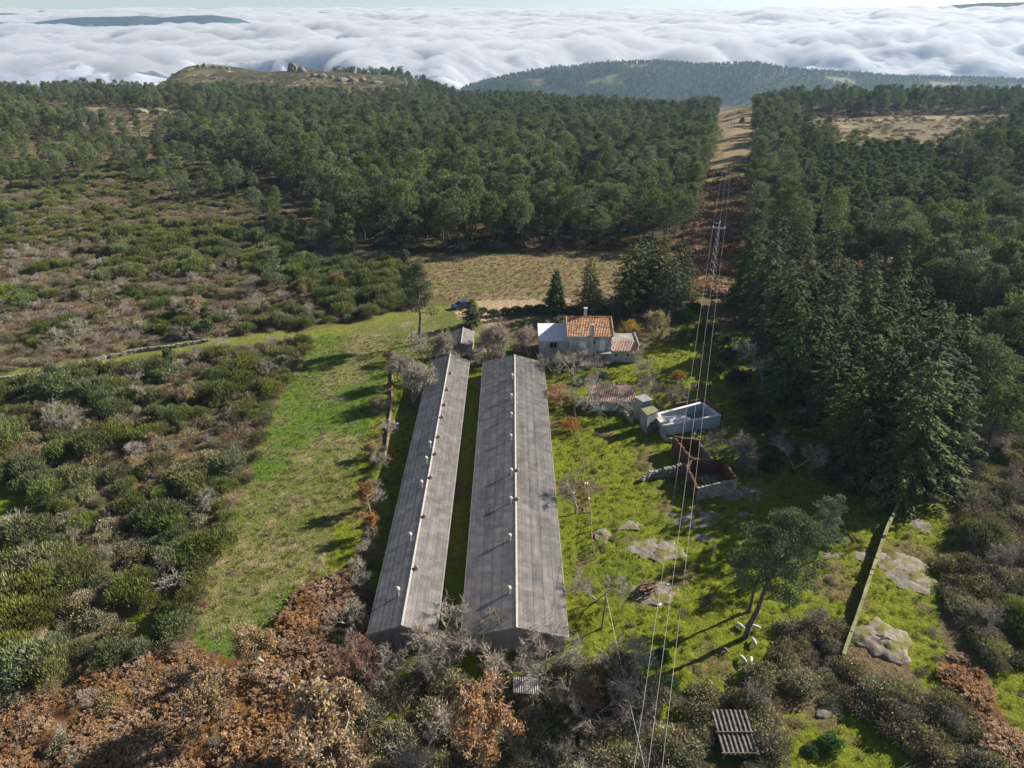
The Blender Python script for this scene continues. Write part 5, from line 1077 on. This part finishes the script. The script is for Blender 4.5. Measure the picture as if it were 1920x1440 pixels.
def power_line():
    def pylon(px, py, h, lab, hd):
        x, y, z = gp(px, py); o = thing('power_pylon', lab, 'pylon', (x, y, z), hd, 'pylons of the power line'); m = MB(); n = 8
        def cr(t): s = .95*(1-t)+.16*t; return [(sx*s, sy*s, h*t) for sx, sy in ((-1,-1),(1,-1),(1,1),(-1,1))]
        for k in range(4): m.tube([cr(0)[k], cr(1)[k]], .05, 4)
        ts = [1-(1-i/n)**1.25 for i in range(n+1)]
        for i in range(n):
            a, b = cr(ts[i]), cr(ts[i+1])
            for k in range(4): m.tube([a[k], b[(k+1) % 4]], .03, 3); m.tube([b[k], b[(k+1) % 4]], .03, 3)
        m.build('lattice_mast', M_METAL, o); c = MB(); c.box((0, 0, h-1.4), (3.0, .16, .16)); c.build('crossarm', M_METAL, o); c = MB(); c.box((-.45, 0, h-.2), (1.3, .12, .12)); c.build('crossarm', M_METAL, o)
        for q in ((-1.4, h-1.3), (1.4, h-1.3), (.1, h)): k = MB(); k.lathe((q[0], 0, q[1]), [(.05, 0), (.13, .06), (.05, .14), (.13, .22), (.05, .3), (.12, .38), (.04, .46)], 8); k.build('insulator', M_WHITEB, o)
        return x, y, z+h
    x, y, zt = pylon(1335, 520, 14.0, 'steel lattice pylon with a crossarm standing in the clearing behind the house', radians(-16))
    fx, fy, fz = pylon(1374, 233, 14.0, 'faint distant lattice pylon at the far end of the forest clearing', radians(-10))
    m_, nt, b = nmat('aluminium_cable'); b.inputs['Base Color'].default_value = (.5, .48, .45, 1); b.inputs['Metallic'].default_value = .4; b.inputs['Roughness'].default_value = .5
    E = [Vector((gz(1187, 1450, 11).x, gz(1187, 1450, 11).y, 11)), Vector((gz(1214, 1450, 11.6).x, gz(1214, 1450, 11.6).y, 11.6)), Vector((gz(1241, 1450, 11).x, gz(1241, 1450, 11).y, 11))]
    ca, sa = cos(radians(-16)), sin(radians(-16))
    for k, (lx, dz, lab) in enumerate(((-1.4, -.85, 'leftmost of the three pale power cables'), (.1, .46, 'middle one of the three pale power cables'), (1.4, -.85, 'rightmost of the three pale power cables'))):
        A = Vector((x+lx*ca, y+lx*sa, zt+dz)); B = E[k]; d = B-A; B = B+d*.35; C = Vector((fx+lx, fy, fz+dz)); pts = []
        for i in range(29): t = 1-i/28; p = A.lerp(B, t); p.z -= 2.2*4*t*(1-t)*.5; pts.append(p)
        w1 = MB(); w1.tube(pts, .016, 4)
        pts = []
        for i in range(17): t = i/16; p = A.lerp(C, t); p.z -= 5*4*t*(1-t)*.5; pts.append(p)
        w1.tube(pts, .012, 4); tag(w1.build('power_cable', m_), lab+' strung over the farm', 'cable', 'three power cables')
    a = Vector(gp(1128, 1180))+Vector((.2, 0, 5)); b_ = gz(1200, 1400, 3.5); w1 = MB(); w1.tube([a, a.lerp(b_, .5)-Vector((0, 0, .3)), b_, b_+(b_-a)*.4], .014, 3); tag(w1.build('telephone_wire', m_), 'single thin wire from the leaning pole down to the bottom edge', 'cable')
power_line()
def sheep():
    wool = mottled('wool', (.46, .42, .36), (.72, .68, .62), 9, .95, .02, None, 30); brown = mottled('brown_wool', (.20, .13, .09), (.36, .26, .20), 9, .95)
    sk = [((-.55,0,.62),.16),((-.30,0,.66),.26),((.05,0,.64),.28),((.38,0,.66),.22),((.58,0,.72),.13),((.74,0,.66),.10),((.90,0,.52),.06),
          ((-.45,.14,.45),.10),((-.50,.15,.24),.05),((-.48,.15,.02),.035),((-.45,-.14,.45),.10),((-.50,-.15,.24),.05),((-.44,-.15,.02),.035),
          ((.36,.13,.42),.09),((.37,.14,.22),.045),((.35,.14,.02),.035),((.36,-.13,.42),.09),((.40,-.14,.22),.045),((.42,-.14,.02),.035),((-.68,0,.52),.04),((.72,.13,.70),.035),((.72,-.13,.70),.035)]
    ed = [(2,1),(1,0),(2,3),(3,4),(4,5),(5,6),(1,7),(7,8),(8,9),(1,10),(10,11),(11,12),(3,13),(13,14),(14,15),(3,16),(16,17),(17,18),(0,19),(5,20),(5,21)]
    me = bpy.data.meshes.new('sheep'); me.from_pydata([s[0] for s in sk], ed, []); o = bpy.data.objects.new('sheep_shape', me); COL.objects.link(o)
    md = o.modifiers.new('skin', 'SKIN'); o.modifiers.new('sub', 'SUBSURF').levels = 2
    for v, s in zip(me.skin_vertices[0].data, sk): v.radius = (s[1], s[1])
    me.skin_vertices[0].data[2].use_root = True
    dg = bpy.context.evaluated_depsgraph_get(); base = bpy.data.meshes.new_from_object(o.evaluated_get(dg)); bpy.data.objects.remove(o)
    for i, (px, py, hd, br, lab) in enumerate([(1387,1178,-50,0,'white sheep grazing just above the foot of the large leaning pine'), (1413,1208,100,0,'white sheep to the right of the leaning pine trunk'), (1360,1222,-60,1,'small brown-faced sheep alone left of the others'), (1392,1240,-65,0,'left one of two white sheep side by side below the leaning pine'),
            (1407,1243,-110,0,'right one of two white sheep side by side below the leaning pine'), (1400,1265,-60,0,'lowest white sheep, nearest the bramble hedge'), (1415,1180,-20,0,'white sheep half hidden behind the leaning trunk'), (1403,1172,30,1,'brown lamb between the two pine trunks')]):
        x, y, z = gp(px, py); m2 = base.copy(); m2.materials.clear(); m2.materials.append(brown if br else wool); m2.name = 'sheep'
        m2.polygons.foreach_set('use_smooth', np.ones(len(m2.polygons), bool)); s = .55 if br else .70
        tag(link('sheep', m2, None, (x, y, z), radians(hd), (s, s, s)), lab, 'sheep', 'sheep under the leaning pine')
sheep()
def town():
    r = np.random.RandomState(2); wm = mottled('town_wall', (.6, .58, .55), (.8, .78, .75), .05, .9); rm = mottled('town_roof', (.35, .17, .10), (.5, .28, .18), .05, .9)
    def hs():
        w_, d = r.uniform(18, 38), r.uniform(14, 24); h = r.uniform(10, 20); m = MB(); m.bx(-w_/2, w_/2, -d/2, d/2, -8, h); q = MB(); q.add([(-w_/2-.5, -d/2-.5, h+.05), (w_/2+.5, -d/2-.5, h+.05), (w_/2+.5, d/2+.5, h+.05), (-w_/2-.5, d/2+.5, h+.05), (-w_/2-.5, 0, h+5), (w_/2+.5, 0, h+5)], [(0,1,5,4), (2,3,4,5), (0,4,3), (1,2,5), (3,2,1,0)])
        return newmesh('wall', m.V, m.F, [wm]), newmesh('roof', q.V, q.F, [rm])
    V = [hs() for i in range(5)]
    for i in range(64):
        if i < 40: px, py = r.normal(455, 24), r.normal(121, 4.5); lab, g = 'tiny pale house of the far town seen through the gap in the cloud', 'houses of the far valley town'
        else: px, py = r.normal(1890, 28), r.normal(148, 5); lab, g = 'tiny pale house beside the hazy hill at the right edge', 'houses beside the far hill'
        if i < 40:
            rr = FW+(px-960)/FPX*np.array([1, 0, 0])+(720-py)/FPX*UP; t = (-440-CAMH)/rr[2]; x, y = rr[0]*t, rr[1]*t; z = -440
        else:
            rr = FW+(px-960)/FPX*np.array([1, 0, 0])+(720-py)/FPX*UP; y = 2750+r.uniform(-100, 60); t = y/rr[1]; x = rr[0]*t; z = float(HG(x, y))
        o = thing('distant_house', lab, 'house', (x, y, z), r.uniform(0, 3), g); a, b = V[r.randint(5)]; link('wall', a, o); link('roof', b, o); o.scale = (1, 1, 1) if i < 40 else (.4, .4, .4)
town()
# ================================================================ TREES THAT STAND OUT
def one(name, parts, lab, cat, px, py, h=1., rz=0., group=None, dz=0.):
    x, y, z = gp(px, py); return place(name, parts, lab, cat, x, y, z-.08+dz, h, h, rz, group)
def special():
    r = np.random.RandomState(77)
    one('stone_pine', mk_pine(504, 15.6, 4.3, .45, 5.5, .26, M_PINE_D, .15, .05, 34), 'large leaning pine with a thick curved trunk and a dense dark crown over the sheep', 'pine tree', 1398, 1195)
    one('stone_pine', mk_pine(501, 11.0, 2.3, .5, 2.6, .3, M_PINE_D, .10, .0, 18), 'shorter pine standing just behind the large leaning one', 'pine tree', 1404, 1146)
    one('stone_pine', mk_pine(502, 9.2, 2.3, .32, 1.5, .30, foliage('grey_pine_needles', (.085,.10,.055), (.15,.165,.09)), .05, .3, 22), 'small thin grey-green pine right of the large leaning pine', 'pine tree', 1526, 1052)
    one('lone_pine', mk_pine(503, 16.2, 3.6, .42, 2.4, .40, M_PINE, .0, .3, 32), 'tall lone pine with a straight bare trunk at the far end of the grass field', 'pine tree', 786, 645)
    for px, py, h, R, lab in ((520,545,10,3.2,'round full pine rising out of the broom bushes left of the dry meadow'), (392,625,5.5,1.5,'small light green pine on the heath just above the grass track'), (112,745,5.5,3.1,'spreading light green pine at the edge of the thicket below the stone wall'),
                              (215,470,6,2.4,'low wide pine alone on the brown heath at left'), (20,430,6,2.6,'pale green pine at the left edge on the brown heath'), (600,440,10,3,'pine at the left corner of the wood above the broom'), (655,478,11,3.2,'pine leaning out of the wood over the dead branches'), (455,330,9,2.8,'cone-shaped pine at the front of the far wood'), (320,690,3.5,1.2,'small green pine among the tan oaks in the thicket'), (760,505,4.5,1.9,'round dark bush tree at the corner of the dry meadow')):
        one('pine_tree', mk_pine(510+px, h, R, .15, 1.3, .42, M_PINE_Y if h < 7 else M_PINE, 0, .4, 20), lab, 'pine tree', px, py)
    pre = (('walnut_tree',(950,675),9.0,1,'wide many-stemmed bare tree overhanging the far end of the right shed'), ('bare_tree',(918,670),6.8,1,'bare tree just left of the wide many-stemmed one'), ('bare_tree',(992,668),6.8,1,'bare tree just right of the wide many-stemmed one'), ('bare_tree',(1130,745),4.5,2,'thin bare tree above the left end of the pink-roofed outbuilding'), ('bare_tree',(1060,660),4.5,1,'bare tree before the pale wing of the farmhouse'), ('bare_tree',(840,675),6.5,0,'bare grey tree at the far end of the left shed'), ('bare_tree',(872,690),5.0,2,'dark twiggy bare tree between the two sheds'), ('bare_tree',(775,755),8.5,1,'large grey bare tree leaning over the left shed roof'),
           ('bare_tree',(748,715),7.0,0,'bare tree left of the large grey one, by the brown wall'), ('bare_tree',(805,675),6.0,1,'bare tree below the lone pine'), ('bare_tree',(1035,700),5.0,2,'bare tree at the far right corner of the right shed'), ('bare_tree',(1075,705),5.5,1,'bare tree in front of the farmhouse chimney'), ('bare_tree',(1120,700),3.5,1,'low bare tree below the farmhouse door'),
           ('bare_tree',(1195,705),4.8,2,'bare tree at the right corner of the farmhouse'), ('bare_tree',(1095,768),5.2,1,'bare tree left of the pink-roofed outbuilding'), ('bare_tree',(1155,768),4.5,1,'bare tree hiding the middle of the pink-roofed outbuilding'), ('bare_tree',(1238,768),6.0,2,'bare tree with a pale trunk behind the concrete tank'), ('bare_tree',(1215,748),4.0,1,'bare tree just behind the taller concrete tower'),
           ('bare_tree',(1390,868),6.4,1,'rounded pale grey bare tree right of the brick ruin'), ('bare_tree',(1345,848),3.6,1,'small bare tree at the back corner of the brick ruin'), ('dead_tree',(1428,722),8.5,2,'tall whitish dead tree in front of the dark cypress wood'), ('bare_tree',(1490,880),6.0,2,'thin bare tree in the shade of the cypress wood'),
           ('bare_tree',(1080,962),5.8,0,'bare tree on the strip right of the right shed, its twigs over the roof'), ('bare_tree',(1120,1128),4.6,2,'bare tree beside the leaning pole at the near end of the pasture'), ('bare_tree',(1047,625),4.0,1,'bare tree behind the pale wing of the farmhouse'),
           ('bare_tree',(838,1230),5.6,1,'bare tree in front of the gap between the two sheds'), ('bare_tree',(780,1262),5.0,1,'bare tree before the near wall of the left shed'), ('bare_tree',(890,1222),4.8,2,'dark bare tree against the near left corner of the right shed'), ('bare_tree',(960,1262),5.0,2,'bare bushy tree before the near wall of the right shed'), ('bare_tree',(1025,1262),5.2,1,'bare tree before the near right corner of the right shed'),
           ('bare_tree',(1108,1362),5.2,1,'silvery drooping bare tree at the bottom, right of the orange oak'), ('bare_tree',(792,1430),5.0,2,'spiky bare tree at the bottom between two oaks'), ('bare_tree',(655,1172),3.2,1,'small grey bare bush at the near left corner of the left shed'), ('bare_tree',(420,655),3.0,1,'grey bare tree beside the stone wall'), ('bare_tree',(1170,1290),5.0,1,'tangled bare tree beside the thin wire'), ('bare_tree',(140,640),5.0,1,'pale grey leafless tree on the heath above the stone wall'),
           ('bare_tree',(1540,560),4.5,2,'greyish bare tree inside the cypress wood'), ('bare_tree',(1835,840),9,2,'tall bare pale-stemmed tree in the dark wood at the right edge'))
    M = {0: BARE[0], 1: BARE[1], 2: BARE[2]}; DT = mk_bare(390, 5, .7, 3, .05, M_DEADWOOD, twm=M_DEADWOOD, multi=1)
    fine = [mk_bare(380, 5, .65, 3, .08, rad=.026, tipn=5, trunk=.22), mk_bare(381, 5, .7, 3, .05, multi=3, trunk=.22, tipn=4, rad=.02), mk_bare(382, 5, .55, 3, .12, multi=2, trunk=.22, tipn=5, rad=.022)]
    WN = mk_bare(395, 5, .75, 4, .03, multi=3, trunk=.2, rad=.02, tipn=2, tipl=.1, thick=.016)
    for nm, (px, py), h, k, lab in pre:
        one(nm, DT if nm == 'dead_tree' else WN if h > 6.3 and nm != 'dead_tree' and py > 600 else (fine[k] if py > 600 else M[k]), lab, 'dead tree' if nm == 'dead_tree' else 'bare tree', px, py, h/5., r.uniform(0, 6))
    # oaks that keep their dry leaves
    big = mk_bare(600, 5, .7, 4, .06, M_GREYBARK, M_TAN, 9000, .13, twm=M_TWIG, rad=.02, tipn=2, tipl=.06, trunk=.3); bigo = mk_bare(601, 5, .7, 4, .06, M_GREYBARK, M_RUST, 5200, .12, twm=M_TWIG, rad=.02, tipn=2, tipl=.06, trunk=.3)
    for px, py, h, K, lab in ((640,1475,11.5,big,'very large tan-leaved oak at the bottom edge'), (400,1335,7.4,TANOAK[0],'tan-leaved oak standing over the bracken at the lower left'), (500,1245,6.0,TANOAK[1],'smaller tan-leaved oak at the near end of the grass field'), (905,1400,10.5,bigo,'big orange and brown oak in front of the right shed'),
                              (352,758,4.2,TANOAK[1],'tan-leaved oak in the middle of the thicket below the track'), (375,590,5.5,TANOAK[0],'tan-leaved oak on the heath above the track'), (245,880,2.6,TANOAK[1],'little tan oak sprouting from the green broom'), (630,545,4.5,TANOAK[0],'tan oak among the broom near the dry meadow'), (572,560,3.8,TANOAK[1],'small tan oak left of its neighbour near the dry meadow'),
                              (694,962,4.4,RUSTOAK[0],'rust-leaved young oak in the hedge left of the left shed, upper one'), (690,1010,3.6,RUSTOAK[0],'rust-leaved young oak in the hedge left of the left shed, lower one'), (704,770,3.2,TANOAK[0],'brownish round oak bush at the right side of the grass field'), (692,858,3.0,TANOAK[1],'thin tan bush at the right side of the grass field'), (735,682,3.4,TANOAK[1],'reddish tan young oak beside the brown wall'),
                              (1100,1320,4.6,mk_bare(602, 5, .7, 3, .06, M_GREYBARK, M_RUST, 500, .14, twm=M_TWIG_R, multi=3),'reddish brown half-bare tree right of the right shed'), (660,1270,5.0,mk_bare(603, 5, .7, 3, .06, M_GREYBARK, M_TAN, 700, .14, twm=M_TWIG_R, multi=3),'brownish half-bare tree left of the spiky bare tree'), (380,1145,1.7,RUSTOAK[0],'tiny pinkish brown oak at the left edge of the grass field'), (290,845,2.8,RUSTOAK[0],'reddish young oak in the thicket'),(1850,610,7,RUSTOAK[0],'rusty oak on the dark slope just left of the right edge'),(1885,530,7,TANOAK[0],'tan oak on the slope near the right edge, beside the dirt track'),(1828,700,5,TANOAK[1],'small tan oak right of the dark cypress wood'),(1762,525,5,RUSTOAK[0],'rust-coloured oak left of the golden yellow tree'),(1908,660,6,RUSTOAK[0],'rusty oak cut by the right edge of the picture'),(1872,770,6,TANOAK[0],'tan oak low on the dark slope at the right edge'),(1300,440,4,RUSTOAK[0],'rust-brown bush tree at the left side of the power line clearing'),(1385,470,4,RUSTOAK[0],'rust-brown bush tree at the right side of the power line clearing')):
        one('oak_tree', K, lab, 'oak tree', px, py, h/5., r.uniform(0, 6))
    orange = [mk_bare(610+i, 5, .7, 3, .05, M_GREYBARK, m_, 2600, .2, multi=3) for i, m_ in enumerate((M_ORANGE, M_YELLOW))]
    for px, py, h, k, lab in ((1050,760,4.2,0,'bright orange-leaved tree against the right shed'), (1072,812,2.8,0,'orange and yellow bush below the bright orange tree'), (1108,712,2.0,0,'small orange bush in front of the farmhouse'), (1232,622,5.0,1,'yellowing tree right of the farmhouse'), (1800,545,9.0,1,'tall golden yellow tree at the edge of the dark wood'), (1268,722,3.0,1,'small yellow tree above the concrete tank'), (1180,632,4,1,'thin yellowish tree at the back of the farmhouse')):
        one('autumn_tree', orange[k], lab, 'autumn tree', px, py, h/5., r.uniform(0, 6))
    # hedges and single bushes near the farm
    for i, (px, py, s) in enumerate([(572,662,1.15),(545,668,1.1),(560,690,1.0),(528,690,.95),(510,712,1.1),(540,718,1.05),(497,738,.9),(500,775,1.1),(497,800,1.1),(488,828,1.0),(480,862,.8),(455,905,.85),(470,900,.6),(425,975,.8),(415,1000,.85),(405,1020,.9),(375,1070,1.3),(360,1100,1.1),(340,1180,1.3),(325,1200,1.1)]):
        one('broom_bush', BROOM[i % 4], ['bright', 'dense', 'tousled', 'upright'][i % 4]+' broom bush in the row edging the grass field, '+('at its far end' if py < 740 else 'halfway along' if py < 930 else 'towards its near end'), 'bush', px, py, s, r.uniform(0, 6), 'broom row beside the grass field')
    for i, (px, py, s) in enumerate([(706,858,.7),(703,878,.7),(668,1105,.45),(640,1200,.8),(663,1060,.4),(690,900,.5)]):
        one('broom_bush', BROOM[(i+1) % 4], 'green broom bush '+['above the rust-leaved oaks', 'touching the rust-leaved oaks', 'at the near left corner of the left shed', 'left of the near end of the left shed', 'low in the hedge', 'small, in the hedge'][i]+' by the left shed', 'bush', px, py, s, r.uniform(0, 6))
    line = [(738,700),(734,735),(730,770),(727,815),(722,845),(712,880),(700,925),(694,985),(688,1040),(680,1075),(672,1125),(664,1160),(655,1215),(718,905),(706,950),(698,1010),(690,1065),(682,1110)]
    for i, (px, py) in enumerate(line):
        nm, shp, sc_, ct = [('bare_bush', BARES[i % 3], r.uniform(.8, 1.3), 'leafless grey bush'), ('leafy_bush', OLIVEB[i % 3], r.uniform(.5, .8), 'olive brown bush'), ('bare_bush', BARES[(i+1) % 3], r.uniform(.9, 1.4), 'twiggy bush')][i % 3]
        one(nm, shp, ct+' in the hedge between the grass field and left shed, '+('far end' if py < 800 else 'middle' if py < 1000 else 'near end'), 'bush', px, py, sc_, r.uniform(0, 6), 'hedge between the grass field and the left shed')
    for i, (px, py, k, s) in enumerate([(1310,548,0,.9),(1335,552,1,.8),(1350,556,0,1.0),(1322,535,1,.8),(1362,540,0,1.1),(1345,528,1,.9),(1378,552,0,1.2),(1305,560,1,.9)]):
        one('broom_bush' if k else 'leafy_bush', (BROOM if k else OLIVEB)[i % 3], ('green broom' if k else 'olive brown')+' bush at the foot of the lattice pylon, '+['leftmost in front', 'in the middle', 'right of the middle', 'left behind', 'right behind', 'just beneath the mast', 'against the cypress wood', 'by the cedar clump'][i], 'bush', px, py, s, r.uniform(0, 6), 'bushes under the pylon')
    SH = mk_bush(620, 1.2, 1.2, 1500, M_SHRUB, .12, .18, .2, 8, 1.2, twigs=10)
    for px, py, s, lab in ((1558,1400,1.1,'round blue-green leafy shrub on the small lower lawn'), (1520,1410,.7,'smaller blue-green shrub left of the round one'), (1240,1230,.8,'green shrub in the shade under the power cables'), (1255,1290,1.0,'leafy green shrub at the edge of the brambles'), (1290,600,2.0,'large light green shrub beside the cedar clump'), (1130,708,1.0,'light green shrub in the farmhouse orchard'), (1095,718,1.2,'yellow-green bush in the farmhouse orchard')):
        one('leafy_shrub', SH, lab, 'shrub', px, py, s, r.uniform(0, 6))
    # dry hummocks and little thorn bushes in the pasture
    HD = [mk_bush(640+i, 1.6, 2.0, 1500, M_CYP, .16, .3, .5, 8, 1.2, twigs=10) for i in range(2)]
    for i, (px, py, s) in enumerate([(905,588,.8),(925,592,.9),(948,590,.9),(968,588,1.0),(990,586,1.0),(1012,586,1.1),(1035,590,1.1),(1072,590,1.1),(1130,588,1.1),(1155,592,1.2),(1165,600,1.1),(1290,640,1.5),(1325,630,1.5),(1350,650,1.6),(1370,680,1.6),(1300,585,1.3),(1380,720,1.5),(1345,700,1.2),(1400,760,1.5),(1420,800,1.6),(1460,840,1.5),(1440,880,1.3)]):
        one('evergreen_bush', HD[i % 2], ['rounded', 'ragged', 'squat', 'tall'][i % 4]+' dark evergreen '+('in the hedge behind the farmhouse and hut' if py < 603 and px < 1200 else 'in the shade before the cypress wood')+['', ', nearer the track', ', deeper in shade'][i % 3], 'bush', px, py, s, r.uniform(0, 6), 'dark evergreen bushes around the farm')
    n = 0
    x, y = jgrid(9, 60, 50, 112, 2.1, r); k = inpoly(Z['paddock'], x, y) & (x > 11) & (fbm(x/7, y/7, 2, 55) > .08) & (r.rand(len(x)) < .65)
    P = rows(x[k], y[k], r, .16, .5, 3, (.6, 1.1))
    plant('thorn_bush', HEATHB, P, lambda x, y, s: ('larger' if s > .33 else 'tiny')+' brown thorn bush in the bright pasture, '+('above the brick ruin' if y > 93 else 'left of the brick ruin' if x < 24 and y > 80 else 'right of the large leaning pine' if x > 27 else 'between the fence and the large leaning pine'), 'bush', 'thorn bushes of the pasture', 200, 'thorn_scrub')
special()
# ---------------------------------------------------------------- the air
def haze():
    m = bpy.data.materials.new('haze'); m.use_nodes = True; nt = m.node_tree; nt.nodes.remove(nt.nodes['Principled BSDF'])
    v = nt.nodes.new('ShaderNodeVolumePrincipled'); v.inputs['Color'].default_value = (.46, .68, 1.0, 1)
    v.inputs['Density'].default_value = HAZE_D; v.inputs['Anisotropy'].default_value = .2
    lnk(nt, v.outputs[0], nt.nodes['Material Output'].inputs['Volume'])
    mb = MB(); mb.bx(-4300, 4300, -90, 3895, -520, 66)
    tag(mb.build('haze', m), kind='stuff')
HAZE_D = 0.75e-4
haze()
